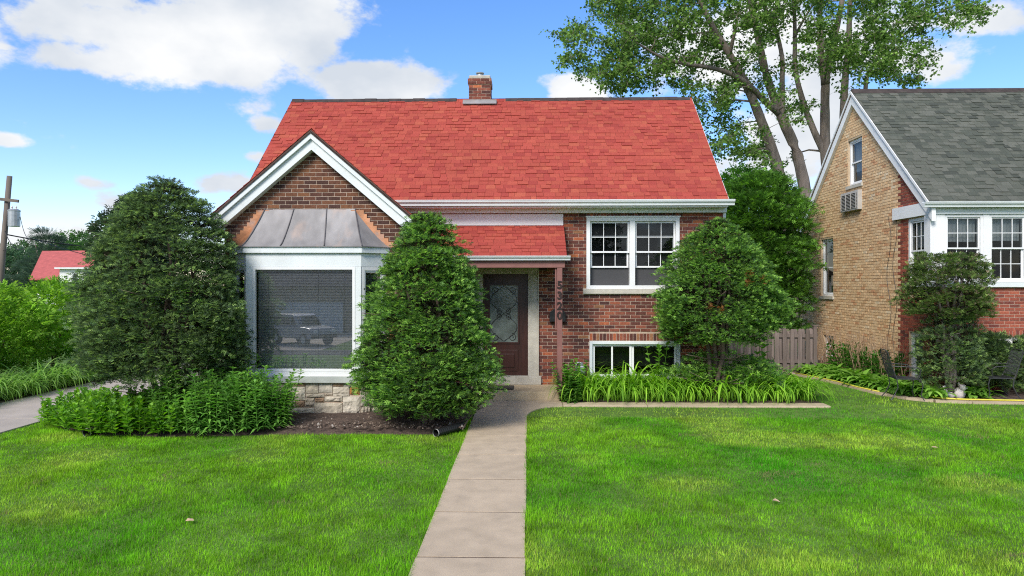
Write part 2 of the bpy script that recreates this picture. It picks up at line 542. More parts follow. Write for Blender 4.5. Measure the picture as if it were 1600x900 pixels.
# clods, bark bits and pebbles on the bare soil
V_, F2, C2 = [], [], []
for i in range(1500):
    x, y = random.uniform(-3.8, -1.0), random.uniform(10.58, 11.75); r_ = random.choice((.006, .009, .012, .02)) * random.uniform(.7, 1.4)
    c_ = random.choice(((.12, .085, .065), (.07, .05, .04), (.22, .17, .13), (.05, .037, .03), (.38, .34, .30) if random.random() < .25 else (.1, .07, .055)))
    b_ = len(V_)
    for k in range(4): V_.append((x + r_ * random.uniform(.7, 1.5) * math.cos(k * PI / 2 + i), y + r_ * random.uniform(.7, 1.5) * math.sin(k * PI / 2 + i), .095))
    V_.append((x, y, .10 + r_ * random.uniform(.5, 1.1)))
    F2 += [(b_ + k, b_ + (k + 1) % 4, b_ + 4) for k in range(4)]; C2 += [c_] * 5
M['clod'] = pm('clod', None, .95, .2, 20, attr=True)
tag(link_mesh('soil_crumbs', np_mesh('soil_crumbs', V_, F2, np.array(C2)), M['clod']), 'crumbs of soil, bark and pebbles on the bare bed below the bay window', 'soil', kind='stuff')
bed_mesh('flower_bed', [(.63, 13.36), (5.6, 13.36), (5.6, 14.6), (.63, 14.6)], .06, M['soil'])
bed_mesh('flower_bed', [(-11.2, 9), (-9.96, 9), (-9.96, 26), (-11.2, 26)], .05, M['soil'])
CURVE_N = [(6.3, 18.4), (6.55, 17.7), (6.85, 16.8), (7.04, 16.0), (7.12, 15.2), (7.24, 14.5), (7.45, 14.0), (7.8, 13.7), (8.4, 13.56), (9.4, 13.52), (11, 13.5), (14, 13.5)]
BED_N = CURVE_N + [(14, 15.2), (8.6, 15.2), (8.6, 21.8), (6.6, 21.8)]
bed_mesh('flower_bed', BED_N, .05, M['soil'])
cv = MB()
for a, b in zip(CURVE_N[:-1], CURVE_N[1:]):
    d = Vector((b[0] - a[0], b[1] - a[1], 0)); d.normalize(); n = Vector((d.y, -d.x, 0)) * .09
    cv_ = [Vector((*a, -.04)) - n, Vector((*b, -.04)) - n, Vector((*b, -.04)) + n, Vector((*a, -.04)) + n]
    cv.prism(cv_, (0, 0, .085))
tag(cv.build('garden_kerb', M['concrete']), kind='structure')

# ================================================================== THE BRICK HOUSE
YM, YG, YB = 14.5, 12.1, 11.75
house = thing('brick_house', (-.85, 14.5, 0), 'brown brick house with red shingle roof, front gable and copper-roofed bay window', 'house')

BRICK_COLS = [((.120, .044, .035), 5), ((.18, .060, .043), 6), ((.235, .076, .050), 5), ((.085, .038, .034), 3), ((.30, .094, .055), 3), ((.39, .115, .055), 1.4), ((.28, .13, .068), 1.2), ((.46, .15, .064), .5)]
GABLE_COLS = [((.095, .043, .031), 5), ((.125, .055, .036), 6), ((.160, .070, .041), 5), ((.075, .038, .031), 3), ((.20, .088, .045), 2.5), ((.33, .11, .045), .5)]
RED_COLS = [((.32, .088, .056), 6), ((.27, .072, .048), 5), ((.38, .11, .066), 4), ((.19, .058, .045), 2), ((.13, .048, .042), 1)]
TAN_COLS = [((.71, .49, .28), 6), ((.68, .455, .255), 5), ((.74, .53, .315), 5), ((.61, .39, .21), 2), ((.60, .33, .175), 1.5), ((.76, .60, .40), .7)]
RED_SH = [((.395, .080, .060), 6), ((.38, .074, .057), 5), ((.405, .088, .062), 5), ((.345, .065, .053), 3), ((.42, .102, .066), 1.2)]
GREEN_SH = [((.110, .118, .098), 6), ((.092, .102, .085), 5), ((.13, .136, .115), 5), ((.078, .086, .074), 3)]


def pick(cols):
    c = random.choices([k[0] for k in cols], [k[1] for k in cols])[0]
    f = random.uniform(.93, 1.07)
    return tuple(x * f for x in c)


BL, BH, BJ = .2125, .0695, .011


def lay_bricks(u0, u1, z0, z1, holes=(), clip=None, soldier=(), half_off=.5, L=BL):
    """running bond as (u centre, z centre, length, height)"""
    out = []
    n = int((z1 - z0) / BH + .01)
    for r in range(n):
        za, zb = z0 + r * BH, z0 + (r + 1) * BH
        zc = (za + zb) / 2
        spans = [(u0, u1)]
        if clip:
            ca, cb = clip(zb)
            spans = [(max(u0, ca), min(u1, cb))]
        for (ha, hb, hz0, hz1) in list(holes) + list(soldier):
            if zb - .02 > hz0 and za + .02 < hz1:
                ns = []
                for a, b in spans:
                    if hb <= a or ha >= b: ns.append((a, b)); continue
                    if ha > a: ns.append((a, ha))
                    if hb < b: ns.append((hb, b))
                spans = ns
        for a, b in spans:
            if b - a < .03: continue
            off = (r % 2) * half_off * L + random.uniform(-.006, .006)
            k = math.floor((a - u0 - off) / L)
            while True:
                s0, s1 = u0 + off + k * L, u0 + off + (k + 1) * L
                k += 1
                s0, s1 = max(s0, a), min(s1, b)
                if s0 >= b - .012: break
                if s1 - s0 < .035: continue
                out.append(((s0 + s1) / 2, zc, s1 - s0 - BJ, BH - BJ))
    for (ha, hb, hz0, hz1) in soldier:
        m = round((hb - ha) / BH); w = (hb - ha) / m
        for i in range(m):
            out.append((ha + (i + .5) * w, (hz0 + hz1) / 2, w - BJ, hz1 - hz0 - BJ))
    return out


BRICK_MESH = {}


def brick_variants(key, cols, n=20):
    if key not in BRICK_MESH:
        lst = []
        for i in range(n):
            m = MB(); c = pick(cols); d = random.uniform(.0, .004)
            e = .004
            # slightly eased front face
            m.add([(-.5, 0, -.5), (.5, 0, -.5), (.5, 0, .5), (-.5, 0, .5), (-.5, -.7, -.5), (.5, -.7, -.5), (.5, -.7, .5), (-.5, -.7, .5), (-.485, -1, -.44), (.485, -1, -.44), (.485, -1, .44), (-.485, -1, .44)],
                  [(0, 3, 2, 1), (0, 1, 5, 4), (1, 2, 6, 5), (2, 3, 7, 6), (3, 0, 4, 7), (4, 5, 9, 8), (5, 6, 10, 9), (6, 7, 11, 10), (7, 4, 8, 11), (8, 9, 10, 11)], c)
            me = m.mesh('brick'); me.materials.append(M['brick'])
            lst.append(me)
        BRICK_MESH[key] = lst
    return BRICK_MESH[key]


def place_bricks(bricks, to_world, rotz, parent, key, cols, single, proud=.007, joined_name='bricks'):
    """single(u,z) -> True for the bricks kept one by one; the rest go into one mesh. Local frame of a brick: x along wall, -y out of the wall"""
    meshes = brick_variants(key, cols)
    mb = MB(); cr, sr = math.cos(rotz), math.sin(rotz)
    for (u, z, l, h) in bricks:
        p = Vector(to_world(u, z)); d = proud + random.uniform(-.002, .0025)
        if single(u, z):
            o = bpy.data.objects.new('brick', random.choice(meshes)); COL.objects.link(o)
            o.location = p; o.rotation_euler = (0, 0, rotz); o.scale = (l, d, h)
            put(o, parent)
        else:
            ax = Vector((cr, sr, 0)) * l / 2; ay = Vector((sr, -cr, 0)) * d
            pts = [p - ax, p + ax]
            lo, hi = Vector((0, 0, -h / 2)), Vector((0, 0, h / 2))
            q = [pts[0] + lo, pts[1] + lo, pts[1] + hi, pts[0] + hi]
            mb.add(q + [x + ay for x in q], [(4, 5, 6, 7), (0, 1, 5, 4), (1, 2, 6, 5), (2, 3, 7, 6), (3, 0, 4, 7)], pick(cols))
    if mb.v:
        mb.build(joined_name, M['brick'], parent, kind='stuff')


def slab_holes(mb, u0, u1, z0, z1, holes, f):
    """fill a wall rectangle round its openings; f(ua,ub,za,zb) adds one box"""
    us = sorted({u0, u1, *[h[0] for h in holes], *[h[1] for h in holes]}); zs = sorted({z0, z1, *[h[2] for h in holes], *[h[3] for h in holes]})
    us = [u for u in us if u0 <= u <= u1]; zs = [z for z in zs if z0 <= z <= z1]
    for a, b in zip(us[:-1], us[1:]):
        run = None
        for c, d in zip(zs[:-1], zs[1:]):
            uc, zc = (a + b) / 2, (c + d) / 2
            if any(h[0] < uc < h[1] and h[2] < zc < h[3] for h in holes):
                if run: f(a, b, *run)
                run = None
            else:
                run = (run[0], d) if run else (c, d)
        if run: f(a, b, *run)


# ---- main front wall
DW = (1.20, 3.10, 2.16, 3.63)      # double window opening
BW = (1.263, 3.115, .30, 1.09)     # basement window opening
DO = (-1.14, .21, .0, 2.60)        # door with its stone surround
w = MB()
slab_holes(w, -2.15, 4.03, 0, 3.78, [DW, BW, DO], lambda a, b, c, d: w.box(a, b, YM, YM + .25, c, d))
wall_main = w.build('wall', M['mortar'], house)
wall_main['label'] = 'brown brick front wall with the double window'
bricks = lay_bricks(-2.15, 4.03, .03, 3.74, [DW, BW, DO, (1.13, 3.17, 2.06, 2.17), (-1.14, .275, .2, .37)], soldier=[(1.263, 3.115, 1.10, 1.252), (1.20, 3.10, 3.64, 3.735)])
vis = sorted([b for b in bricks if b[0] > .25 and b[1] > .45], key=lambda b: (0 if (b[0] < 2.55 and 1.0 < b[1] < 2.2) else 1, b[0] + .3 * abs(b[1] - 2)))
keep = {(b[0], b[1]) for b in vis[:185]}
place_bricks(bricks, lambda u, z: (u, YM, z), 0, wall_main, 'house', BRICK_COLS, lambda u, z: (u, z) in keep)

# ---- front gable wing
GX, GS = -3.70, .86                 # centre and rise of the gable
GW = 1.56
BAYX = (-5.06, -2.45)
w = MB()
bayhole = (-4.95, -2.55, .3, 2.85)
slab_holes(w, GX - GW, GX + GW, 0, 3.30, [bayhole], lambda a, b, c, d: w.box(a, b, YG, YG + .2, c, d))
w.prism([(GX - GW, YG, 3.30), (GX + GW, YG, 3.30), (GX, YG, 3.30 + GW * GS)], (0, .2, 0))
wall_g = w.build('wall', M['mortar'], house)
wall_g['label'] = 'brown brick gable wall above the bay window'
bricks = lay_bricks(GX - GW, GX + GW, .03, 4.66, [(BAYX[0], BAYX[1], 0, 2.90)], clip=lambda z: (GX - max((3.30 + GW * GS - z) / GS, 0), GX + max((3.30 + GW * GS - z) / GS, 0)) if z > 3.3 else (-99, 99))


def hid(u, z):      # behind the bay roof
    t = (z - 2.91) / .66
    return z < 3.57 and abs(u - GX - .06) < 1.32 - .5 * max(t, 0)


keep = {(b[0], b[1]) for b in bricks if b[1] > 2.95 and not hid(b[0], b[1])}
place_bricks(bricks, lambda u, z: (u, YG, z), 0, wall_g, 'gable', GABLE_COLS, lambda u, z: (u, z) in keep)
# side walls of the wing
w = MB(); w.box(GX + GW - .2, GX + GW, YG + .2, YM, 0, 3.36)
ws = w.build('wall', M['mortar'], house)
place_bricks(lay_bricks(YG + .0, YM - .02, .03, 3.34), lambda u, z: (GX + GW, u, z), PI / 2, ws, 'house', BRICK_COLS, lambda u, z: False)
w = MB(); w.box(GX - GW, GX - GW + .2, YG + .2, YM + 2, 0, 3.36)
ws = w.build('wall', M['mortar'], house)
place_bricks(lay_bricks(-(YM + 2), -YG, .03, 3.34), lambda u, z: (GX - GW, -u, z), -PI / 2, ws, 'house', BRICK_COLS, lambda u, z: False)
# ends and back of the main block
RY0, RZ0, RYR, RZR = 14.10, 3.93, 17.30, 6.79     # eave and ridge of the main roof
RX0, RX1 = -5.83, 3.99
for xa, xb, rot, sgn in ((3.83, 4.03, PI / 2, 1), (-5.70, -5.50, -PI / 2, -1)):
    w = MB()
    w.box(xa, xb, YM + .25, 20.1, 0, 3.8)
    w.prism([(xa, YM + .1, 3.8), (xa, 20.25, 3.8), (xa, RYR, 6.62)], (xb - xa, 0, 0))
    ws = w.build('wall', M['mortar'], house)
    xf = xb if sgn > 0 else xa
    cl = lambda z: (-99, 99) if z < 3.8 else ((14.6 + (z - 3.8) * 1.0) * 1, (20.0 - (z - 3.8) * 1.0))
    if sgn > 0:
        place_bricks(lay_bricks(YM + .02, 20.1, .03, 6.3, clip=cl), lambda u, z: (xf, u, z), rot, ws, 'house', BRICK_COLS, lambda u, z: False)
w = MB(); w.box(-5.70, 4.07, 20.1, 20.3, 0, 3.8); w.build('wall', M['tan_wall'], house)
w = MB(); w.box(-5.70, -5.2, YM + .02, YM + .25, 0, 3.8); w.build('wall', M['mortar'], house)
w = MB(); w.box(-5.45, 3.85, 14.8, 20.0, .45, .55); w.box(GX - GW + .22, GX + GW - .22, 12.32, 14.75, .45, .55); w.build('floor', M['interior'], house)
w = MB(); w.box(-5.45, 3.85, 17.2, 17.3, .55, 3.7); w.build('partition', M['interior'], house)


# ---- shingled roof slopes
def roof_slope(parent, name, x0, x1, y0, z0, y1, z1, cols, n_single, key, expo=.14, thick=.10, order=None, sag=0.0, deck=None):
    """slope from eave (y0,z0) to ridge (y1,z1); each shingle a thin wedge that overlaps the course below"""
    s = Vector((0, y1 - y0, z1 - z0)); L = s.length; s.normalize()
    n = Vector((0, -s.z, s.y))
    if n.z < 0: n = -n
    d = MB()
    a, b = Vector((x0, y0, z0)), Vector((x1, y0, z0))
    e = s * L
    d.prism([a, b, b + e, a + e], -n * thick)
    base = d.build(name, deck or M['roofdeck'], parent)
    nc = int(round(L / expo)); ex = L / nc
    items = []
    for r in range(nc):
        x = x0 - random.uniform(0, .2)
        while x < x1 - .02:
            w_ = random.uniform(.10, .24)
            xa, xb = max(x, x0 - .01), min(x + w_, x1 + .01)
            if x1 - xb < .06: xb = x1 + .01
            x = x + w_ if xb < x1 else x1
            if xb - xa > .03: items.append((r, xa, xb))
    if order: items.sort(key=order)
    vkey = 'shingle_' + key
    if vkey not in BRICK_MESH:
        lst = []
        for i in range(22):
            t = random.choice((.006, .006, .012, .02))
            m = MB()
            # local x along the eave, y up the slope, z out of the roof
            m.add([(-.5, 0, 0), (.5, 0, 0), (.5, ex * 1.25, -.002), (-.5, ex * 1.25, -.002), (-.5, 0, t), (.5, 0, t), (.5, ex * 1.25, .003), (-.5, ex * 1.25, .003)],
                  [(0, 1, 5, 4), (4, 5, 6, 7), (1, 2, 6, 5), (3, 0, 4, 7)], pick(cols))
            me = m.mesh('shingle'); me.materials.append(M['shingle']); lst.append(me)
        BRICK_MESH[vkey] = lst
    rotx = math.atan2(s.z, s.y) if s.y > 0 else math.atan2(s.z, s.y)
    mb = MB()
    X = Vector((1, 0, 0))
    for i, (r, xa, xb) in enumerate(items):
        p = Vector(((xa + xb) / 2, y0, z0)) + s * (r * ex - (.03 if r == 0 else 0)) + n * (.004 + random.uniform(0, .003))
        if i < n_single and s.y > 0:
            o = bpy.data.objects.new('shingle', random.choice(BRICK_MESH[vkey])); COL.objects.link(o)
            o.location = p; o.rotation_euler = (rotx, 0, 0); o.scale = (xb - xa - .004, 1, 1)
            put(o, base)
        else:
            hw = X * (xb - xa - .004) / 2; t = random.choice((.006, .006, .012, .02))
            up = s * ex * 1.25
            q = [p - hw, p + hw, p + hw + up - n * .002, p - hw + up - n * .002]
            mb.add(q + [q[0] + n * t, q[1] + n * t, q[2] + n * .005, q[3] + n * .005], [(0, 1, 5, 4), (4, 5, 6, 7), (1, 2, 6, 5), (3, 0, 4, 7)], pick(cols))
    if mb.v: mb.build('shingles', M['shingle'], base, kind='stuff')
    return base


near = lambda it: (abs(it[0] - 2) * .35 + abs((it[1] + it[2]) / 2 - 1.0) * .9)
rf = roof_slope(house, 'roof', RX0, RX1, RY0, RZ0, RYR, RZR, RED_SH, 230, 'red', order=near)
rf['label'] = 'red shingle roof slope facing the lawn'
roof_slope(house, 'roof', RX0, RX1, 20.5, RZ0, RYR + .02, RZR, RED_SH, 0, 'red')
# ridge caps, dark and weathered, broken at the chimney
for a, b in ((RX0, -1.75), (-.55, RX1)):
    x = a
    while x < b - .05:
        e = min(x + .30, b)
        m = MB(); dz = random.uniform(-.006, .008)
        m.prism([(x, RYR - .09, RZR - .07 + dz), (x, RYR, RZR + .016 + dz), (x, RYR + .09, RZR - .07 + dz), (x, RYR + .09, RZR - .045 + dz), (x, RYR, RZR + .042 + dz), (x, RYR - .09, RZR - .045 + dz)], (e - x - .004, 0, 0))
        m.build('ridge_cap', M['ridge'], house)
        x = e
# rake edges of the main roof
for x in (RX0 - .02, RX1):
    m = MB(); m.bar((x + .01, RY0, RZ0 - .045), (x + .01, RYR, RZR - .045), .024, .06); m.bar((x + .01, 20.5, RZ0 - .045), (x + .01, RYR, RZR - .045), .024, .06)
    m.build('rake_edge', M['trim'] if x > 0 else M['ridge'], house)

# gable roof of the wing: two slopes running back into the main roof
GYF = 11.90
GZ, GHW, GK = 4.90, 1.72, .11      # ridge line settles a little towards the back
ins = lambda z: RY0 + (z - RZ0) / (RZR - RZ0) * (RYR - RY0)
for sg in (-1, 1):
    m = MB()
    ap, lo = (GX, GYF, GZ), (GX + sg * GHW, GYF, GZ - GHW * .85)
    ring = [ap, lo, (lo[0], 14.6, lo[2] - GK * 2.7), (GX, ins(GZ) + .1, GZ - GK * 3.4)]
    m.prism(ring if sg > 0 else ring[::-1], (0, 0, -.03))
    o = m.build('roof', M['roofdeck'], house)
    o['label'] = 'red shingled slope of the front gable'
    sl = Vector((sg, 0, -.85)).normalized(); nn = Vector((sg * .85, 0, 1)).normalized()
    mb = MB(); nc = 15; Ls = math.hypot(GHW, GHW * .85)
    for r in range(nc):
        y = GYF - random.uniform(0, .2); ex = Ls / nc
        zc = GZ - (nc - r - .5) * ex * .85 / math.hypot(1, .85)
        while y < ins(zc) - .05:
            w_ = random.uniform(.15, .36)
            ya, yb = max(y, GYF - .01), y + w_; y = yb
            if yb - ya < .03: continue
            p = Vector((GX, 0, GZ)) + sl * (Ls - r * ex) + nn * .004
            A = p + Vector((0, ya, -GK * (ya - GYF))); B = p + Vector((0, yb - .004, -GK * (yb - GYF))); up = -sl * ex * 1.2
            t = random.uniform(.007, .015)
            mb.add([A, B, B + up, A + up, A + nn * t, B + nn * t, B + up + nn * .004, A + up + nn * .004], [(0, 1, 5, 4), (4, 5, 6, 7), (1, 2, 6, 5), (3, 0, 4, 7)], pick(RED_SH))
    mb.build('shingles', M['shingle'], o, kind='stuff')
    # barge board in two steps: wide board below, crown moulding above
    def rake(o0, o1, ya, yb, mat, name):
        q = []
        for off, x in ((o0, 0), (o1, 0)):
            q.append((GX, ya, GZ - off * 1.312)); q.append((GX + sg * (GHW), ya, GZ - GHW * .85 - off * 1.312))
        ring = [q[0], q[1], q[3], q[2]]
        mm_ = MB(); mm_.prism(ring if sg < 0 else ring[::-1], (0, yb - ya, 0))
        return mm_.build(name, mat, house)
    rake(.045, .115, GYF - .005, YG, M['trim'], 'rake_moulding')
    rake(.118, .255, GYF + .045, YG + .002, M['trim'], 'barge_board')
    rake(.030, .047, GYF - .02, GYF + .1, M['ridge'], 'drip_edge')
    # return under the rake end
    m = MB(); x0 = GX + sg * (GHW - .02); m.box(min(x0, GX + sg * GW), max(x0, GX + sg * GW), GYF + .05, 14.2, 3.12, 3.18)
    m.build('soffit', M['trim'], house)

# ---- eave of the main roof: frieze, soffit, gutter
ex0, ex1 = -2.7, 4.085
m = MB(); m.box(ex0, 4.03, YM - .14, YM - .004, 3.715, 3.85); m.build('frieze', M['trim'], house, bevel=.006)
m = MB(); m.box(ex0, RX1, RY0 + .02, YM - .145, 3.80, 3.825); m.build('soffit', M['white'], house)
m = MB(); m.box(3.98, 4.035, YM - .05, YM - .012, 3.3, 3.712); m.build('corner_board', M['trim'], house)


def gutter(parent, x0, x1, y, z, h=.115, d=.12):
    m = MB()
    prof = [(0, 0), (-d * .55, 0), (-d * .62, h * .35), (-d * .9, h * .62), (-d * .95, h * .85), (-d, h * .88), (-d, h), (-d + .012, h), (-d + .012, h * .9), (-.01, h * .9), (0, h)]
    m.prism([(x0, y + p[0], z + p[1]) for p in prof], (x1 - x0, 0, 0))
    return m.build('gutter', M['trim'], parent)


gutter(house, ex0, 4.10, RY0 + .03, 3.83)

# ---- porch: small shingled lean-to roof on one post
PX0, PX1 = GX + GW + .01, .725
pr = roof_slope(house, 'porch_roof', PX0, PX1, 13.33, 2.80, YM - .01, 3.47, RED_SH, 70, 'red', order=lambda it: -it[2], thick=.06)
m = MB(); m.box(PX0, .722, YM - .05, YM - .002, 3.468, 3.70); m.build('flashing_board', M['white'], house)
gutter(house, PX0, .80, 13.345, 2.715, .085, .10)
m = MB(); m.box(PX0, .70, 13.36, 13.50, 2.575, 2.712); m.build('porch_beam', M['brown_paint'], house, bevel=.006)
m = MB(); m.box(.585, .70, 13.502, YM, 2.6, 2.70); m.build('porch_beam', M['brown_paint'], house)
m = MB(); m.box(PX0, .58, 13.505, YM - .003, 2.655, 2.70); m.build('porch_ceiling', M['brown_paint'], house)
m = MB(); m.prism([(.66, 13.40, 2.715), (.66, YM - .01, 2.715), (.66, YM - .01, 3.38)], (.03, 0, 0)); m.build('porch_cheek', M['brown_paint'], house)
m = MB(); m.box(.552, .652, 13.37, 13.47, .19, 2.573); post = m.build('porch_post', M['brown_paint'], house, bevel=.006)
m = MB(); m.box(.515, .543, 13.40, 13.47, 1.4, 2.57); m.build('trim_strip', M['brown_paint'], post)
for ch, z in zip('5320', (2.185, 1.985, 1.785, 1.605)):
    cu = bpy.data.curves.new('digit', 'FONT'); cu.body = ch; cu.size = .20; cu.extrude = .008; cu.offset = .006; cu.align_x = 'CENTER'
    tmp = bpy.data.objects.new('digit_source', cu)
    me = bpy.data.meshes.new_from_object(tmp); bpy.data.objects.remove(tmp)
    o = bpy.data.objects.new('house_number', me); COL.objects.link(o)
    me.materials.clear(); me.materials.append(M['number'])
    o.rotation_euler = (R(90), 0, 0); o.location = (.60, 13.360, z); put(o, post)
    o['label'] = 'house number digit ' + ch
m = MB(); m.box(PX0, .61, 13.53, YM - .005, -.05, .197); m.build('porch_slab', M['concrete_old'], house, bevel=.012)
# stone door surround and threshold
sur = MB()
sur.box(0.0, .21, YM - .03, YM + .2, .372, 2.47); sur.box(-1.14, -.93, YM - .03, YM + .2, .372, 2.47); sur.box(-1.14, .21, YM - .03, YM + .2, 2.472, 2.60)
sur.box(.195, .225, YM - .045, YM - .031, .372, 2.60)
sur_o = sur.build('door_surround', M['limestone'], house, bevel=.008)
m = MB(); m.box(-1.18, .27, YM - .09, YM + .2, .198, .37); m.build('threshold', M['limestone'], house, bevel=.01)
# door
dY = YM + .07
dr_ = MB(); slab_holes(dr_, -.93, 0, .375, 2.47, [(-.79, -.21, 1.06, 2.235)], lambda a, b, c, d: dr_.box(a, b, dY, dY + .05, c, d))
door = dr_.build('front_door', M['door'], house)
door['label'] = 'dark brown front door with scrollwork glass'
fr = MB()
for (a, b, c, d) in ((-.82, -.79, 1.03, 2.265), (-.21, -.18, 1.03, 2.265), (-.79, -.21, 1.03, 1.06), (-.79, -.21, 2.235, 2.265)):
    fr.box(a, b, dY - .018, dY - .001, c, d)
fr.build('glass_frame', M['door'], door)
for c, d in ((.46, .90),):
    m = MB(); m.box(-.80, -.20, dY - .010, dY - .001, c, d); m.build('panel', M['door'], door, bevel=.008)
    m = MB(); m.box(-.72, -.28, dY - .024, dY - .011, c + .08, d - .08); m.build('panel', M['door'], door, bevel=.01)
m = MB(); m.box(-.79, -.21, dY + .02, dY + .03, 1.06, 2.235)
M['frosted'] = pm('frosted', (.11, .135, .125), .22, .35, 3.5, .25, 30, var2=.3, scale2=2, spec=.9)
m.build('pane', M['frosted'], door)
sc_ = MB()


def scroll(cx, cz, r, turns, a0, sg):
    pts = []
    for i in range(22):
        t = i / 21
        rr = r * (1 - .78 * t)
        a = a0 + sg * t * turns * 2 * PI
        pts.append((cx + rr * math.cos(a), dY + .012, cz + rr * math.sin(a)))
    sc_.tube(pts, .0055, 5)


for sx in (-1, 1):
    for cz, a0, sg in ((2.13, -PI / 2, sx), (1.16, PI / 2, -sx), (1.70, PI / 2, -sx), (1.59, -PI / 2, sx)):
        scroll(-.5 + sx * (.17 if cz > 2 or cz < 1.3 else .085), cz, .085 if cz > 2 or cz < 1.3 else .065, 1.4, a0, sg)
    pts = [(-.5 + sx * .27 * abs(math.sin(t * PI * 2)), dY + .012, 1.08 + 1.14 * t) for t in [i / 40 for i in range(41)]]
    sc_.tube(pts, .0055, 5)
sc_.build('scrollwork', M['black'], door)
m = MB(); m.tube([(-.88, dY - .05, 1.22), (-.88, dY - .05, 1.42)], .012, 8); m.box(-.90, -.86, dY - .05, dY - .001, 1.25, 1.27); m.box(-.90, -.86, dY - .05, dY - .001, 1.37, 1.39)
m.build('handle', M['iron'], door)
# rounded wall mailbox
mbx = MB(); ring = [(.44, YM - .012, 1.49), (.77, YM - .012, 1.49)] + [(.605 + .165 * math.cos(t), YM - .012, 1.62 + .15 * math.sin(t)) for t in [i * PI / 12 for i in range(13)]]
mbx.prism(ring, (0, -.10, 0))
mail = mbx.build('wall_mailbox', M['black'], None, bevel=.008)
tag(mail, 'black round-topped mailbox on the brick wall behind the numbered post', 'mailbox')
m = MB(); m.box(.455, .755, YM - .118, YM - .1125, 1.56, 1.575); m.build('flap', M['iron'], mail)

# ---- windows
def frame_rect(mb, x0, x1, z0, z1, t, ya, yb):
    mb.box(x0, x0 + t, ya, yb, z0, z1); mb.box(x1 - t, x1, ya, yb, z0, z1)
    mb.box(x0 + t, x1 - t, ya, yb, z0, z0 + t); mb.box(x0 + t, x1 - t, ya, yb, z1 - t, z1)


def sash(parent, x0, x1, z0, z1, y, cols, rows, rail=.035, mun=.014, glass='glass_dark', frame='white', name='sash'):
    m = MB(); frame_rect(m, x0, x1, z0, z1, rail, y, y + .035)
    so = m.build(name, M[frame], parent)
    gx0, gx1, gz0, gz1 = x0 + rail, x1 - rail, z0 + rail, z1 - rail
    for i in range(1, cols):
        x = gx0 + (gx1 - gx0) * i / cols
        q = MB(); q.box(x - mun / 2, x + mun / 2, y + .004, y + .03, gz0, gz1); q.build('muntin', M[frame], so)
    for j in range(1, rows):
        z = gz0 + (gz1 - gz0) * j / rows
        for i in range(cols):
            xa = gx0 + (gx1 - gx0) * i / cols + mun / 2; xb = gx0 + (gx1 - gx0) * (i + 1) / cols - mun / 2
            q = MB(); q.box(xa, xb, y + .005, y + .029, z - mun / 2, z + mun / 2); q.build('muntin', M[frame], so)
    for i in range(cols):
        for j in range(rows):
            xa, xb = gx0 + (gx1 - gx0) * i / cols + (mun / 2 if i else 0), gx0 + (gx1 - gx0) * (i + 1) / cols - (mun / 2 if i < cols - 1 else 0)
            za, zb = gz0 + (gz1 - gz0) * j / rows + (mun / 2 if j else 0), gz0 + (gz1 - gz0) * (j + 1) / rows - (mun / 2 if j < rows - 1 else 0)
            q = MB(); q.add([(xa, y + .017, za), (xb, y + .017, za), (xb, y + .017, zb), (xa, y + .017, zb)], [(0, 1, 2, 3)]); q.build('pane', M[glass], so)
    return so


win = thing('double_window', (2.15, YM, 2.16), None, None); put(win, house)
win['label'] = 'pair of white double-hung windows, lower sashes raised'
WLOC[win.name] = Vector((2.15, YM, 2.16))
m = MB(); frame_rect(m, 1.20, 3.10, 2.16, 3.63, .075, YM - .035, YM + .16); m.box(2.085, 2.195, YM - .03, YM + .158, 2.236, 3.553); m.box(1.18, 3.12, YM - .05, YM + .02, 3.632, 3.66)
m.build('frame', M['white'], win, bevel=.004)
for x0, x1 in ((1.277, 2.083), (2.197, 3.023)):
    sash(win, x0, x1, 2.905, 3.55, YM + .03, 3, 2)
    sash(win, x0 + .012, x1 - .012, 2.60, 3.26, YM + .075, 3, 2)
    q = MB(); q.box(x0, x1, YM + .117, YM + .121, 2.238, 2.90); q.build('insect_screen', M['screen'], win)
    q = MB(); q.box(x0 + .03, x1 - .03, YM + .125, YM + .13, 2.24, 3.54); q.build('dark_room_sheet', M['screen'], win)  # dark sheet standing in for the unlit room behind the sashes
m = MB(); m.box(1.13, 2.33, YM - .07, YM + .1, 2.062, 2.157); m.box(2.335, 3.17, YM - .07, YM + .1, 2.062, 2.157)
m.build('sill', M['sillstone'], win, bevel=.006)

bw = thing('basement_window', (2.19, YM, .3), None, None); put(bw, house); WLOC[bw.name] = Vector((2.19, YM, .3))
bw['label'] = 'white framed basement window above the lilies'
m = MB(); frame_rect(m, 1.263, 3.115, .30, 1.09, .06, YM - .03, YM + .15); m.build('frame', M['trim'], bw, bevel=.004)
sash(bw, 1.33, 2.13, .365, 1.027, YM + .03, 2, 1, .045, .035)
sash(bw, 2.135, 3.05, .365, 1.027, YM + .05, 1, 1, .045)
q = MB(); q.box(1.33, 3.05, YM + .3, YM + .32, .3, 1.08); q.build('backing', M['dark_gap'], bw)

# ---- bay window
bay = thing('bay_window', (GX, YB, 0), None, None); put(bay, house); WLOC[bay.name] = Vector((GX, YB, 0))
bay['label'] = 'white bay window with stone base and weathered copper roof'
FLx, FRx, WLx, WRx = -4.75, -2.80, -5.08, -2.44


def bay_ring(off, z):
    o = off
    return [(WLx - o * 1.1, YG, z), (FLx - o * .45, YB - o, z), (FRx + o * .45, YB - o, z), (WRx + o * 1.1, YG, z)]


def bay_band(o, z0, z1, mat, name, bevel=.0):
    m = MB(); m.prism(bay_ring(o, z0), (0, 0, z1 - z0)); return m.build(name, mat, bay, bevel=bevel)


bay_band(.05, .612, .722, M['baysill'], 'sill', .008)
bay_band(.0, 2.56, 2.79, M['trim'], 'frieze', .004)
bay_band(.05, 2.79, 2.90, M['trim'], 'fascia', .006)
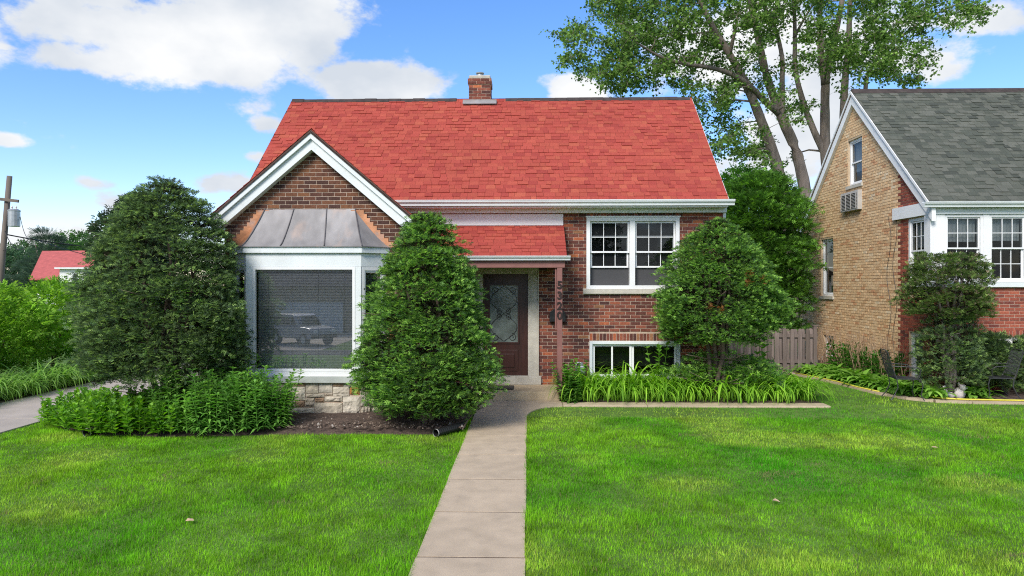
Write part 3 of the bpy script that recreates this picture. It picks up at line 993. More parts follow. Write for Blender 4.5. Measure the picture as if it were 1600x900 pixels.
# corner posts and rails of the front light
m = MB(); frame_rect(m, -4.63, -2.90, .80, 2.558, .045, YB - .012, YB + .06)
m.build('frame', M['white'], bay)
m = MB(); m.box(-4.75, -2.80, YB - .008, YB + .05, .723, .80); m.build('rail', M['white'], bay)
for x0, x1 in ((-4.752, -4.632), (-2.898, -2.798)):
    m = MB(); m.box(x0, x1, YB - .005, YB + .07, .802, 2.558); m.build('post', M['trim'], bay, bevel=.004)
q = MB(); q.add([(-4.585, YB + .02, .845), (-2.945, YB + .02, .845), (-2.945, YB + .02, 2.513), (-4.585, YB + .02, 2.513)], [(0, 1, 2, 3)]); q.build('pane', M['glass'], bay)
bl = MB(); z = .87
while z < 2.49:
    bl.add([(-4.57, YB + .085, z), (-2.96, YB + .085, z), (-2.96, YB + .097, z + .0235), (-4.57, YB + .097, z + .0235)], [(0, 1, 2, 3)]); z += .0262
for x in (-4.4, -4.0, -3.55, -3.1):
    bl.box(x - .002, x + .002, YB + .078, YB + .082, .86, 2.5)
bl.box(-4.58, -2.95, YB + .07, YB + .115, 2.475, 2.51); bl.box(-4.57, -2.96, YB + .082, YB + .10, .85, .865)
bl.build('blind', M['blind'], bay, kind='stuff')
# angled side lights: double-hung
for a, b, nm in (((FLx, YB), (WLx, YG), 'left'), ((FRx, YB), (WRx, YG), 'right')):
    A, B = Vector((*a, 0)), Vector((*b, 0)); d = (B - A); Ls = d.length; d.normalize()
    out = Vector((d.y, -d.x, 0)); out = out if out.y < 0 else -out
    def P(t, z, o=0): return A + d * t + out * o + Vector((0, 0, z))
    def bx(mb_, t0, t1, z0, z1, o0, o1): mb_.obox((P((t0 + t1) / 2, (z0 + z1) / 2, (o0 + o1) / 2)), d * (t1 - t0) / 2, out * (o1 - o0) / 2, Vector((0, 0, (z1 - z0) / 2)))
    m = MB(); bx(m, .02, .07, .723, 2.558, -.06, 0); bx(m, Ls - .08, Ls - .005, .723, 2.558, -.06, 0); bx(m, .07, Ls - .08, .723, .84, -.06, -.001); bx(m, .07, Ls - .08, 2.50, 2.558, -.06, -.001)
    fo = m.build('side_frame', M['white'], bay)
    for z0, z1, o in ((.84, 1.69, -.03), (1.67, 2.50, -.015)):
        m = MB(); bx(m, .071, .10, z0, z1, o - .02, o); bx(m, Ls - .11, Ls - .081, z0, z1, o - .02, o); bx(m, .10, Ls - .11, z0, z0 + .035, o - .02, o); bx(m, .10, Ls - .11, z1 - .035, z1, o - .02, o)
        so = m.build('sash', M['white'], fo)
        m = MB(); m.add([P(.10, z0 + .035, o - .01), P(Ls - .11, z0 + .035, o - .01), P(Ls - .11, z1 - .035, o - .01), P(.10, z1 - .035, o - .01)], [(0, 1, 2, 3) if nm == 'right' else (3, 2, 1, 0)]); m.build('pane', M['glass'], so)
    m = MB(); z = .86
    while z < 2.48:
        m.add([P(.09, z, -.09), P(Ls - .1, z, -.09), P(Ls - .1, z + .0235, -.10), P(.09, z + .0235, -.10)], [(0, 1, 2, 3)]); z += .0262
    m.build('blind', M['blind'], fo, kind='stuff')
m = MB(); m.prism([(WLx + .02, YG - .02, 2.50), (FLx + .06, YB + .06, 2.50), (FRx - .06, YB + .06, 2.50), (WRx - .02, YG - .02, 2.50)], (0, 0, .05)); m.build('ceiling', M['white'], bay)
# stone base: random ashlar, rock-faced blocks
core = MB(); core.prism([(WLx + .03, YG, 0), (FLx + .02, YB + .03, 0), (FRx - .02, YB + .03, 0), (WRx - .03, YG, 0)], (0, 0, .611))
base = core.build('stone_base', M['mortar'], bay)
SCOL = [(.47, .42, .34), (.43, .38, .30), (.50, .455, .375), (.45, .41, .34), (.40, .34, .265)]


def stone(x0, x1, z0, z1, col, rough_, to=None):
    nx_, nz_ = 7, 5
    vs_, fs = [], []
    for j in range(nz_):
        for i in range(nx_):
            e = i in (0, nx_ - 1) or j in (0, nz_ - 1)
            d = .002 if e else rough_ * random.uniform(.45, 1.2)
            x = x0 + .005 + (x1 - x0 - .01) * i / (nx_ - 1) + (0 if e else random.uniform(-.006, .006)); z = z0 + .005 + (z1 - z0 - .01) * j / (nz_ - 1) + (0 if e else random.uniform(-.005, .005))
            vs_.append((x, -d - .012, z))
    for j in range(nz_ - 1):
        for i in range(nx_ - 1):
            a = j * nx_ + i; fs.append((a, a + 1, a + nx_ + 1, a + nx_))
    k = len(vs_)
    per = [i for i in range(nx_)] + [nx_ * j + nx_ - 1 for j in range(1, nz_)] + [nx_ * (nz_ - 1) + i for i in range(nx_ - 2, -1, -1)] + [nx_ * j for j in range(nz_ - 2, 0, -1)]
    for p in per: vs_.append((vs_[p][0], .01, vs_[p][2]))
    for i in range(len(per)): fs.append((per[i], k + i, k + (i + 1) % len(per), per[(i + 1) % len(per)]))
    m = MB(); m.add([to(v) for v in vs_] if to else [(v[0], YB + .03 + v[1], v[2]) for v in vs_], fs, col); m.build('stone', M['stone'], base)


orange, rust = (.42, .17, .05), (.30, .20, .13)
SX = lambda px: FLx + (px - 387) / 93.6
rows = [  # (px0, px1, z0, z1, colour, relief) read off the photograph's coursing
    (448, 461, .545, .61, 0, .01), (461, 481, .545, .61, rust, .012), (481, 502, .43, .61, 1, .008), (502, 524, .44, .61, 3, .012), (524, 541, .545, .61, rust, .008), (541, 567, .54, .61, 2, .008),
    (448, 481, .31, .545, 2, .030), (481, 482, .3, .4, 2, .03), (524, 551, .42, .545, 0, .012), (551, 567, .41, .54, orange, .015), (482, 511, .36, .43, 1, .03), (511, 524, .39, .44, 4, .012), (511, 540, .29, .385, 0, .03), (540, 568, .055, .385, 2, .040),
    (448, 465, .19, .31, 1, .02), (465, 480, .20, .31, rust, .02), (480, 496, .20, .36, 4, .03), (496, 511, .28, .36, rust, .02), (495, 540, .05, .275, 1, .040), (448, 495, .05, .19, 3, .025), (524, 551, .385, .42, 2, .01)]
for a, b, z0, z1, c, r_ in rows:
    if b - a < 3: continue
    stone(SX(a), min(SX(b), FRx - .02), z0, z1, SCOL[c] if isinstance(c, int) else c, r_)
x = FLx + .02
while x < SX(448) - .05:
    x1 = min(x + random.uniform(.22, .36), SX(448))
    if SX(448) - x1 < .1: x1 = SX(448)
    zs_ = [.0, random.uniform(.15, .28), random.uniform(.36, .46), .61]
    for a, b in zip(zs_[:-1], zs_[1:]): stone(x, x1, a, b, random.choice(SCOL), .025)
    x = x1
for A, B in ((Vector((FRx - .02, YB + .03, 0)), Vector((WRx - .03, YG, 0))), (Vector((FLx + .02, YB + .03, 0)), Vector((WLx + .03, YG, 0)))):
    d = (B - A); Ls = d.length; d.normalize(); out = Vector((d.y, -d.x, 0)); out = out if out.y < 0 else -out
    x = 0
    for x1 in (.2, Ls):
        zs_ = [.0, random.uniform(.15, .28), random.uniform(.36, .46), .61]
        for a, b in zip(zs_[:-1], zs_[1:]): stone(x, x1, a, b, random.choice(SCOL), .02, lambda v, A=A, d=d, out=out: tuple(A + d * v[0] - out * v[1] + Vector((0, 0, v[2]))))
        x = x1
# bell-cast copper roof in standing-seam pans
BT = [(-4.55, YG), (-2.985, YG)]
ebl, ebr, eyf = FLx - .035, FRx + .035, YB - .075
ewl, ewr = WLx - .07, WRx + .07


def prof(t):
    return 2.903 + .665 * (t ** 1.28 * .9 + .1 * t)


def front_pt(f, t):         # f 0..1 along the eave, t 0..1 up
    xb = ebl + (ebr - ebl) * f; xt = BT[0][0] + (BT[1][0] - BT[0][0]) * f
    return Vector((xb + (xt - xb) * t, eyf + (YG - .004 - eyf) * t, prof(t)))


NT = 9


def pan(f0, f1, name, mat):
    m = MB(); n_ = 5
    vs_ = [front_pt(f0 + (f1 - f0) * i / n_, j / NT) + Vector((0, random.uniform(-.002, .002), 0)) for j in range(NT + 1) for i in range(n_ + 1)]
    fs = [(j * (n_ + 1) + i, j * (n_ + 1) + i + 1, (j + 1) * (n_ + 1) + i + 1, (j + 1) * (n_ + 1) + i) for j in range(NT) for i in range(n_)]
    m.add(vs_, fs); o = m.build(name, mat, cr_o, smooth=True)
    return o


m = MB(); m.prism([(ewl, YG - .004, 2.892), (ebl, eyf, 2.892), (ebr, eyf, 2.892), (ewr, YG - .004, 2.892)], (0, 0, .014))
cr_o = m.build('copper_roof', M['copper'], bay)
fs_ = [0, .32, .685, 1.0]
for a, b in zip(fs_[:-1], fs_[1:]): pan(a, b, 'pan', M['copper'])
for f in fs_:
    m = MB(); m.tube([front_pt(f, j / NT) + Vector((0, -.008, .008)) for j in range(NT + 1)], .009, 6); m.build('seam', M['seam'], cr_o)
for f, ew, mt in ((0.0, ewl, M['copper_raw']), (1.0, ewr, M['copper'])):
    m = MB(); vs_ = []
    for j in range(NT + 1):
        t = j / NT; h_ = front_pt(f, t); wl_ = Vector((ew + (BT[0 if f == 0 else 1][0] - ew) * t, YG - .004, prof(t)))
        for i in range(5): vs_.append(h_.lerp(wl_, i / 4))
    fs = [(j * 5 + i, j * 5 + i + 1, (j + 1) * 5 + i + 1, (j + 1) * 5 + i) for j in range(NT) for i in range(4)]
    m.add(vs_, fs); m.build('pan', mt, cr_o, smooth=True)
    # stepped wall flashing
    m = MB(); sgn = -1 if f == 0 else 1
    for k in range(9):
        z0 = 2.92 + k * BH
        tt = (z0 - 2.903) / .665
        xx = ew + (BT[0 if f == 0 else 1][0] - ew) * min(tt, 1) ** .8
        xa, xb = xx + sgn * .085, xx - sgn * .14
        m.box(min(xa, xb), max(xa, xb), YG - .018 - .0006 * k, YG - .008, z0 - .02, z0 + BH)
    m.build('flashing', M['copper_raw'], cr_o)

# ---- chimney
ch = thing('chimney', (-1.17, RYR, 6.6), None, None); put(ch, house); WLOC[ch.name] = Vector((-1.17, RYR, 6.6))
cx0, cx1, cy0, cy1 = -1.445, -.905, RYR - .18, RYR + .35
m = MB(); m.box(cx0 + .01, cx1 - .01, cy0 + .01, cy1 - .01, 6.3, 7.20); m.box(cx0 - .015, cx1 + .015, cy0 - .015, cy1 + .015, 7.125, 7.26)
cs = m.build('stack', M['mortar'], ch)
place_bricks(lay_bricks(cx0, cx1, 6.55, 7.11), lambda u, z: (u, cy0 + .01, z), 0, cs, 'house', BRICK_COLS, lambda u, z: False)
place_bricks(lay_bricks(cx0 - .025, cx1 + .025, 7.125, 7.27), lambda u, z: (u, cy0 - .015, z), 0, cs, 'house', BRICK_COLS, lambda u, z: False)
place_bricks(lay_bricks(cy0, cy1, 6.55, 7.11), lambda u, z: (cx1 - .01, u, z), PI / 2, cs, 'house', BRICK_COLS, lambda u, z: False)
m = MB(); m.box(cx0 + .01, cx1 - .01, cy0, cy1 - .01, 7.262, 7.345); m.build('crown', M['limestone'], ch, bevel=.02)
m = MB(); m.lathe([(.085, 0), (.085, .075), (.075, .08), (.07, .10), (.10, .105), (.105, .125), (.06, .145), (.01, .15)], (-1.185, cy0 + .25, 7.34)); m.build('flue_cap', M['galv'], ch, smooth=False)
m = MB(); m.box(cx0 - .14, cx1 + .14, cy0 - .02, cy0 + .1, 6.60, 6.745); m.bar((cx0 - .14, cy0 - .05, 6.66), (cx1 + .14, cy0 - .05, 6.66), .12, .02, up=(0, -.67, .74)); m.build('flashing', M['copper'], ch)

# ================================================================== THE NEIGHBOUR'S HOUSE
NX, NY0, NY1 = 8.5, 15.0, 22.0
NRY, NRZ, NEZ, NEY0, NEY1 = 18.5, 7.27, 3.93, 14.86, 22.14
NSL = (NRZ - NEZ) / (NRY - NEY0)
nb = thing('neighbour_house', (12, 18.5, 0), 'tan and red brick house with green-grey roof at the right', 'house')
SW = [(-18.90, -18.11, 4.84, 6.03), (-20.62, -19.80, 1.91, 3.53), (-20.44, -19.76, .18, .80), (-15.92, -15.2, 2.28, 3.70), (-15.9, -15.35, .2, 1.2)]
w = MB()
slab_holes(w, -NY1, -NY0, 0, 3.95, SW[1:], lambda a, b, c, d: w.box(NX, NX + .22, -b, -a, c, d))
zt = NEZ + .0
gap = SW[0]
# gable triangle with the window opening left free
ga = lambda y: min(NEZ + (y - NEY0) * NSL, NEZ + (NEY1 - y) * NSL) - .06
for ya, yb in ((NY0, -gap[1]), (-gap[0], NY1)):
    ring = [(NX, ya, 3.95), (NX, yb, 3.95), (NX, yb, ga(yb))] + ([(NX, NRY, ga(NRY))] if ya < NRY < yb else []) + [(NX, ya, ga(ya))]
    w.prism(ring, (.22, 0, 0))
w.box(NX, NX + .22, -gap[1], -gap[0], 3.95, gap[2])
w.prism([(NX, -gap[1], gap[3]), (NX, -gap[0], gap[3]), (NX, -gap[0], ga(-gap[0])), (NX, NRY, ga(NRY)), (NX, -gap[1], ga(-gap[1]))], (.22, 0, 0))
tanw = w.build('side_wall', M['mortar_tan'], nb)
tanw['label'] = 'tan brick gable wall of the neighbouring house'
clipN = lambda z: (-99, 99) if z < 3.9 else (-(NEY1 - (z - NEZ + .05) / NSL), -(NEY0 + (z - NEZ + .05) / NSL))
tb = lay_bricks(-NY1, -NY0, .03, 7.1, SW, clip=clipN)
RB = 16.36
place_bricks([b for b in tb if b[0] < -RB], lambda u, z: (NX, -u, z), -PI / 2, tanw, 'tan', TAN_COLS, lambda u, z: False)
place_bricks([b for b in tb if b[0] >= -RB and not 3.72 < b[1] < 4.0], lambda u, z: (NX, -u, z), -PI / 2, tanw, 'red', RED_COLS, lambda u, z: z > 4.0)
# front wall
FWIN = (8.74, 12.42, 2.30, 3.73); FB = (9.12, 11.2, .25, 1.14)
w = MB(); slab_holes(w, NX + .22, 16, 0, 3.95, [FWIN, FB], lambda a, b, c, d: w.box(a, b, NY0, NY0 + .22, c, d)); w.box(NX, NX + .22, NY0, NY0 + .0, 0, .01)
fw = w.build('front_wall', M['mortar'], nb)
fw['label'] = 'red brick front wall of the neighbouring house'
fb = lay_bricks(NX, 13.0, .03, 3.7, [(8.5, 12.42, 2.2, 3.73), FB], soldier=[(9.05, 11.27, 1.15, 1.30)])
place_bricks(fb, lambda u, z: (u, NY0, z), 0, fw, 'red', RED_COLS, lambda u, z: 9.0 < u < 10.6 and z > 1.1)
w = MB(); w.box(15.9, 16.1, NY0 + .22, NY1, 0, 3.9); w.box(NX + .22, 16, NY1 - .2, NY1, 0, 3.9); w.build('rear_wall', M['tan_wall'], nb)
w = MB(); w.box(NX + .25, 15.8, NY0 + .25, NY1 - .25, .9, 1.0); w.box(NX + .25, 15.8, NY0 + 3, NY0 + 3.1, 1.0, 3.9); w.build('floor', M['interior'], nb)
# roof
nr = roof_slope(nb, 'roof', 8.40, 16.5, NEY0, NEZ, NRY, NRZ, GREEN_SH, 200, 'green', order=lambda it: it[1] * .8 + it[0] * .12, expo=.135, thick=.09)
nr['label'] = 'green-grey shingle roof of the neighbouring house'
roof_slope(nb, 'roof', 8.40, 16.5, NEY1, NEZ, NRY + .02, NRZ, GREEN_SH, 0, 'green', expo=.2, thick=.09)
m = MB(); m.prism([(8.40, NRY - .12, NRZ - .085), (8.40, NRY, NRZ + .03), (8.40, NRY + .12, NRZ - .085), (8.40, NRY, NRZ + .055)], (8.1, 0, 0)); m.build('ridge_cap', M['ridge'], nb)
for y0, sg in ((NEY0, 1), (NEY1, -1)):
    for o0, o1, xa, xb, nm in ((.055, .26, 8.41, 8.494, 'barge_board'), (.004, .058, 8.375, 8.5, 'rake_moulding')):
        q = []
        for off in (o0, o1):
            dz = off * math.hypot(1, NSL)
            q += [(xa, y0, NEZ - dz), (xa, NRY, NRZ - dz)]
        ring = [q[0], q[1], q[3], q[2]]
        m = MB(); m.prism(ring, (xb - xa, 0, 0)); m.build(nm, M['white'], nb)
# frieze round the corner, gutter
m = MB(); m.box(8.43, 8.496, NY0 - .06, 16.5, 3.73, 4.0); m.build('frieze', M['white'], nb)
m = MB(); m.box(8.498, 16, NY0 - .06, NY0 - .002, 3.73, 3.94); m.build('frieze', M['trim'], nb)
m = MB(); m.box(8.3, 16, NY0 - .2, NY0 - .062, 3.90, 3.925); m.build('soffit', M['trim'], nb)
gutter(nb, 8.22, 16.4, NEY0 + .01, 3.86, .11, .13)
# front window band
m = MB(); m.box(8.50, 8.74, NY0 - .03, NY0 + .1, 2.30, 3.728); m.box(8.44, 8.498, NY0 - .03, NY0 + .20, 2.30, 3.728); cp = m.build('corner_post', M['white'], nb)
m = MB(); m.box(8.46, 14.1, NY0 - .08, NY0 + .06, 2.20, 2.298); m.box(8.44, 8.62, NY0 + .062, 15.98, 2.20, 2.275); m.build('window_sill', M['trim'], nb)
x = 8.745
for k in range(4):
    x1 = x + .79
    wv = thing('window', (x, NY0, 2.3), None, None); put(wv, nb); WLOC[wv.name] = Vector((x, NY0, 2.3))
    m = MB(); frame_rect(m, x, x1, 2.302, 3.722, .05, NY0 - .02, NY0 + .12); m.build('frame', M['white'], wv)
    sash(wv, x + .052, x1 - .052, 3.0, 3.67, NY0 + .01, 3, 2, .03, .014)
    sash(wv, x + .052, x1 - .052, 2.355, 3.02, NY0 + .05, 3, 2, .03, .014)
    q = MB()
    n_ = 24
    zb = 3.16 + .02 * k
    pts = [(x + .06 + (x1 - x - .12) * i / n_, NY0 + .15 + .012 * math.sin(i * 1.7)) for i in range(n_ + 1)]
    q.add([(a, b, zb) for a, b in pts] + [(a, b, 3.66) for a, b in pts], [(i, i + 1, n_ + 2 + i, n_ + 1 + i) for i in range(n_)])
    q.build('curtain', M['curtain'], wv)
    x = x1 + .13
    m = MB(); m.box(x1 + .002, x - .002, NY0 - .03, NY0 + .12, 2.302, 3.726); m.build('mullion', M['white'], nb)


# windows in the side wall: built in the u = -Y frame and turned
def side_window(y0, y1, z0, z1, label, shade=True, cols=1, rows=1, deep=.05):
    wv = thing('window', (NX, (y0 + y1) / 2, z0), None, None); put(wv, nb); WLOC[wv.name] = Vector((NX, (y0 + y1) / 2, z0))
    wv['label'] = label
    def bx(mb_, ya, yb, za, zb, xa, xb): mb_.box(NX + xa, NX + xb, ya, yb, za, zb)
    def rect(mb_, ya, yb, za, zb, t, xa, xb):
        bx(mb_, ya, ya + t, za, zb, xa, xb); bx(mb_, yb - t, yb, za, zb, xa, xb); bx(mb_, ya + t, yb - t, za, za + t, xa, xb); bx(mb_, ya + t, yb - t, zb - t, zb, xa, xb)
    m = MB(); rect(m, y0, y1, z0, z1, .06, deep, deep + .1); m.build('frame', M['white'], wv)
    zm = (z0 + z1) / 2
    for za, zb, xo in ((z0 + .062, zm + .02, deep + .05), (zm - .02, z1 - .062, deep + .02)):
        m = MB(); rect(m, y0 + .062, y1 - .062, za, zb, .035, xo, xo + .028)
        for i in range(1, cols):
            y = y0 + .1 + (y1 - y0 - .2) * i / cols; bx(m, y - .007, y + .007, za + .035, zb - .035, xo + .004, xo + .024)
        for j in range(1, rows):
            z = za + (zb - za) * j / rows; bx(m, y0 + .097, y1 - .097, z - .007, z + .007, xo + .005, xo + .023)
        so = m.build('sash', M['white'], wv)
        q = MB(); a, b = y0 + .097, y1 - .097
        q.add([(NX + xo + .014, a, za + .035), (NX + xo + .014, b, za + .035), (NX + xo + .014, b, zb - .035), (NX + xo + .014, a, zb - .035)], [(3, 2, 1, 0)]); q.build('pane', M['glass_dark'], so)
    if shade:
        q = MB(); q.box(NX + deep + .12, NX + deep + .125, y0 + .07, y1 - .07, z0 + (z1 - z0) * shade, z1 - .07); q.build('curtain', M['curtain'], wv)
    q = MB(); q.box(NX - .045, NX + .05, y0 - .05, y1 + .05, z0 - .085, z0 - .004); q.build('sill', M['sillstone'], wv)


side_window(18.11, 18.90, 4.84, 6.03, 'narrow white window high in the tan gable', .30)
side_window(19.80, 20.62, 1.91, 3.53, 'white double-hung window low in the tan wall', .75)
side_window(19.76, 20.44, .18, .80, 'small basement window behind the dry stalks', 0)
side_window(15.2, 15.92, 2.28, 3.70, 'corner window of the neighbouring house beside the white post', .55, 3, 2, .0)
side_window(15.35, 15.9, .2, 1.2, 'white basement window behind the clipped shrub', .3)
# window in the front basement
m = MB(); frame_rect(m, 9.12, 11.2, .25, 1.14, .06, NY0 + .02, NY0 + .12); m.box(10.1, 10.17, NY0 + .02, NY0 + .12, .31, 1.08); bo = m.build('basement_window', M['white'], nb)
q = MB(); q.add([(9.18, NY0 + .08, .31), (11.14, NY0 + .08, .31), (11.14, NY0 + .08, 1.08), (9.18, NY0 + .08, 1.08)], [(0, 1, 2, 3)]); q.build('pane', M['glass_dark'], bo)
# slack cables stapled to the tan wall
for yb_, zb_ in ((16.75, .4), (16.48, .5)):
    m = MB(); m.tube([(NX - .015, yb_ + .10 * math.sin(i * .9 + zb_ * 7), 3.85 - (3.85 - zb_) * i / 14) for i in range(15)], .005, 5); m.build('cable', M['iron'], nb)
# through-wall air conditioner
ac = MB(); ac.box(8.385, NX + .1, 18.10, 19.08, 4.16, 4.66)
ac_o = ac.build('air_conditioner', M['plastic_grey'], None, bevel=.012)
tag(ac_o, 'beige air conditioner sticking out of the tan wall under the gable window', 'air conditioner')
m = MB(); m.box(8.378, 8.3845, 18.15, 19.03, 4.21, 4.60); m.build('grille_backing', M['dark_gap'], ac_o)
for j in range(11):
    m = MB(); z = 4.215 + j * .0375; m.box(8.368, 8.3775, 18.15, 19.03, z, z + .012); m.build('slat', M['plastic_grey'], ac_o)
for y in (18.15, 18.44, 18.73, 19.0):
    m = MB(); m.box(8.360, 8.3675, y, y + .035, 4.19, 4.62); m.build('grille_bar', M['plastic_grey'], ac_o)

# ================================================================== FENCES BETWEEN THE HOUSES
FY = 18.3
fence = thing('picket_fence', (5.8, FY, 0), 'weathered grey wooden picket fence between the two houses', 'fence')
for z in (.22, .88):
    m = MB(); m.box(4.2, 7.45, FY - .02, FY + .02, z, z + .09, (.95, .95, .95)); m.build('rail', M['fence'], fence)
x, i = 4.2, 0
while x < 7.40:
    wd = random.uniform(.092, .104); f = random.uniform(.75, 1.25); h = 1.10 + random.uniform(-.012, .012)
    yy = FY - .042 if i % 2 == 0 else FY + .022
    ring = [(x, yy, .04), (x + wd, yy, .04), (x + wd, yy, h - .05)] + [(x + wd / 2 + wd / 2 * math.cos(t), yy, h - .05 + .05 * math.sin(t)) for t in (PI / 6, PI / 3, PI / 2, 2 * PI / 3, 5 * PI / 6)] + [(x, yy, h - .05)]
    m = MB(); m.prism(ring, (0, .02, 0), (f, f, f * random.uniform(.96, 1.03))); m.build('picket', M['fence'], fence)
    x += .098; i += 1
for x in (4.2, 6.62, 7.42):
    m = MB(); m.box(x - .045, x + .045, FY + .045, FY + .135, 0, 1.17, (.85, .85, .85)); m.box(x - .055, x + .055, FY + .035, FY + .145, 1.171, 1.195, (.9, .9, .9)); m.build('post', M['fence'], fence)
ifn = thing('iron_fence', (4.9, 20.6, 0), 'black metal railing behind the picket fence', 'fence')
for z in (.15, 1.25, 1.45):
    m = MB(); m.box(4.1, 6.6, 20.59, 20.61, z, z + .03); m.build('rail', M['iron'], ifn)
for i in range(25):
    m = MB(); m.box(4.12 + i * .1, 4.136 + i * .1, 20.592, 20.608, .05, 1.5); m.build('bar', M['iron'], ifn)
gar = thing('garage', (7, 31, 0), 'white garage far back between the houses', 'garage')
m = MB(); m.box(4, 10.5, 31, 36, 0, 2.6); m.build('wall', M['render_white'], gar)
m = MB(); m.prism([(3.7, 30.7, 2.6), (10.8, 30.7, 2.6), (7.25, 30.7, 4.1)], (0, 5.6, 0)); m.build('roof', M['ridge'], gar)
for j in range(4):
    m = MB(); m.box(4.6, 7.4, 30.96, 30.985, .05 + j * .52, .55 + j * .52); m.build('door_panel', M['trim'], gar)
m = MB(); m.add([(5.50, 21.6, 0), (6.0, 21.6, 0), (6.0, 22.1, 0), (5.5, 22.1, 0), (5.45, 21.55, .95), (6.05, 21.55, .95), (6.05, 22.15, .95), (5.45, 22.15, .95)], [(0, 3, 2, 1), (4, 5, 6, 7), (0, 1, 5, 4), (1, 2, 6, 5), (2, 3, 7, 6), (3, 0, 4, 7)])
bn = m.build('recycling_bin', M['blue'], None, bevel=.02); tag(bn, 'blue recycling bin behind the fence, seen under the rounded yew', 'bin')
m = MB(); m.box(5.42, 6.08, 21.52, 22.18, .955, 1.02); m.build('lid', M['blue'], bn, bevel=.02)

# ================================================================== SMALL THINGS
def iron_chair(loc, rz, label):
    """mesh garden chair; local +x is where it faces"""
    t = thing('garden_chair', loc, label, 'chair', 'wrought iron garden chairs')
    cr, sr = math.cos(rz), math.sin(rz)
    L = lambda p: Vector((loc[0] + p[0] * cr - p[1] * sr, loc[1] + p[0] * sr + p[1] * cr, loc[2] + p[2]))
    def tb_(pts, r, name):
        m_ = MB(); m_.tube([L(p) for p in pts], r, 6); m_.build(name, M['iron'], t)
    m_ = MB()
    for i in range(15):
        x = -.22 + .44 * i / 14; m_.tube([L((x, -.22, .42 + .012 * math.cos(i / 14 * PI))), L((x, .22, .42 + .012 * math.cos(i / 14 * PI)))], .006, 4)
        y = -.22 + .44 * i / 14; m_.tube([L((-.22, y, .422)), L((.22, y, .41))], .006, 4)
    m_.obox(L((0, 0, .415)), Vector((cr, sr, 0)) * .225, Vector((-sr, cr, 0)) * .225, (0, 0, .004))
    m_.build('seat', M['iron'], t)
    m_ = MB()
    for i in range(11):
        y = -.2 + .4 * i / 10; m_.tube([L((-.235, y, .48)), L((-.37, y, .93))], .0045, 4)
    for i in range(9):
        k = i / 8; m_.tube([L((-.235 - .135 * k, -.2, .48 + .45 * k)), L((-.235 - .135 * k, .2, .48 + .45 * k))], .0045, 4)
    m_.tube([L(p) for p in ((-.21, -.22, .42), (-.25, -.22, .52), (-.37, -.21, .92), (-.385, -.14, .96), (-.385, .14, .96), (-.37, .21, .92), (-.25, .22, .52), (-.21, .22, .42))], .011, 6)
    m_.build('backrest', M['iron'], t)
    for sy in (-1, 1):
        tb_([(.21, .21 * sy, .42), (.25, .23 * sy, .3), (.22, .22 * sy, .12), (.27, .25 * sy, .01)], .011, 'leg')
        tb_([(-.21, .21 * sy, .42), (-.19, .22 * sy, .25), (-.26, .23 * sy, .1), (-.33, .25 * sy, .01)], .011, 'leg')
        tb_([(-.30, .215 * sy, .66), (-.1, .26 * sy, .66), (.14, .27 * sy, .645), (.2, .26 * sy, .60), (.19, .24 * sy, .5), (.16, .22 * sy, .42)], .010, 'armrest')
    return t


iron_chair((7.30, 13.83, .03), R(-8), 'dark iron garden chair standing among the hostas at the kerb')
iron_chair((9.16, 13.98, .03), R(172), 'dark iron garden chair beside the small white statue, near the right edge')
# stone rabbit ornaments
def blob(mb_, c, r, seg=10, rings=7):
    prof_ = [(max(math.sin(PI * i / rings), .02), -math.cos(PI * i / rings)) for i in range(rings + 1)]
    vs_, fs = [], []
    for a, b in prof_:
        for k in range(seg):
            t = 2 * PI * k / seg; vs_.append((c[0] + r[0] * a * math.cos(t), c[1] + r[1] * a * math.sin(t), c[2] + r[2] * b))
    for i in range(rings):
        for k in range(seg): fs.append((i * seg + k, i * seg + (k + 1) % seg, (i + 1) * seg + (k + 1) % seg, (i + 1) * seg + k))
    mb_.add(vs_, fs)


m = MB(); blob(m, (8.43, 13.95, .13), (.11, .09, .12)); blob(m, (8.46, 13.91, .25), (.075, .07, .065)); blob(m, (8.53, 13.9, .24), (.03, .02, .02)); blob(m, (8.41, 13.93, .31), (.02, .015, .05))
o = m.build('garden_statue', M['white_stone'], smooth=True); tag(o, 'plump pale stone garden animal in front of the clipped shrub', 'statue')
m = MB(); blob(m, (8.22, 13.93, .09), (.11, .06, .07)); blob(m, (8.13, 13.91, .17), (.05, .045, .045)); blob(m, (8.13, 13.92, .24), (.015, .012, .05)); blob(m, (8.10, 13.92, .23), (.015, .012, .05))
o = m.build('garden_statue', M['white_stone'], smooth=True); tag(o, 'small eared pale stone animal left of the plump one', 'statue')
m = MB(); m.tube([(7.75, 14.0, .07), (8.0, 13.72, .07), (8.35, 13.62, .065), (8.8, 13.58, .065), (9.3, 13.53, .065), (9.9, 13.50, .065)], .016, 8); m.tube([(6.6, 17.55, .06), (6.8, 16.9, .06), (6.98, 16.1, .06), (7.06, 15.2, .06), (7.2, 14.6, .06)], .014, 6)
tag(m.build('garden_hose', M['hose'], smooth=True), 'yellow garden hose lying along the curved kerb', 'hose')
# corrugated drain pipes
def drain(p0, p1, r, label):
    m_ = MB(); p0, p1 = Vector(p0), Vector(p1); n_ = 28
    m_.tube([p0.lerp(p1, i / n_) for i in range(n_ + 1)], [r * (1 if i % 2 else .9) for i in range(n_ + 1)], 14, cap=False)
    m_.tube([p0.lerp(p1, i / 6) for i in range(7)], [r * .86] * 7, 14, cap=False)
    o_ = m_.build('drain_pipe', M['black'], smooth=False); tag(o_, label, 'pipe')
    q_ = MB(); q_.tube([p0 + (p0 - p1).normalized() * .004, p0 - (p0 - p1).normalized() * .015], r * 1.02, 14, cap=False); q_.build('rim', M['plastic_grey'], o_)


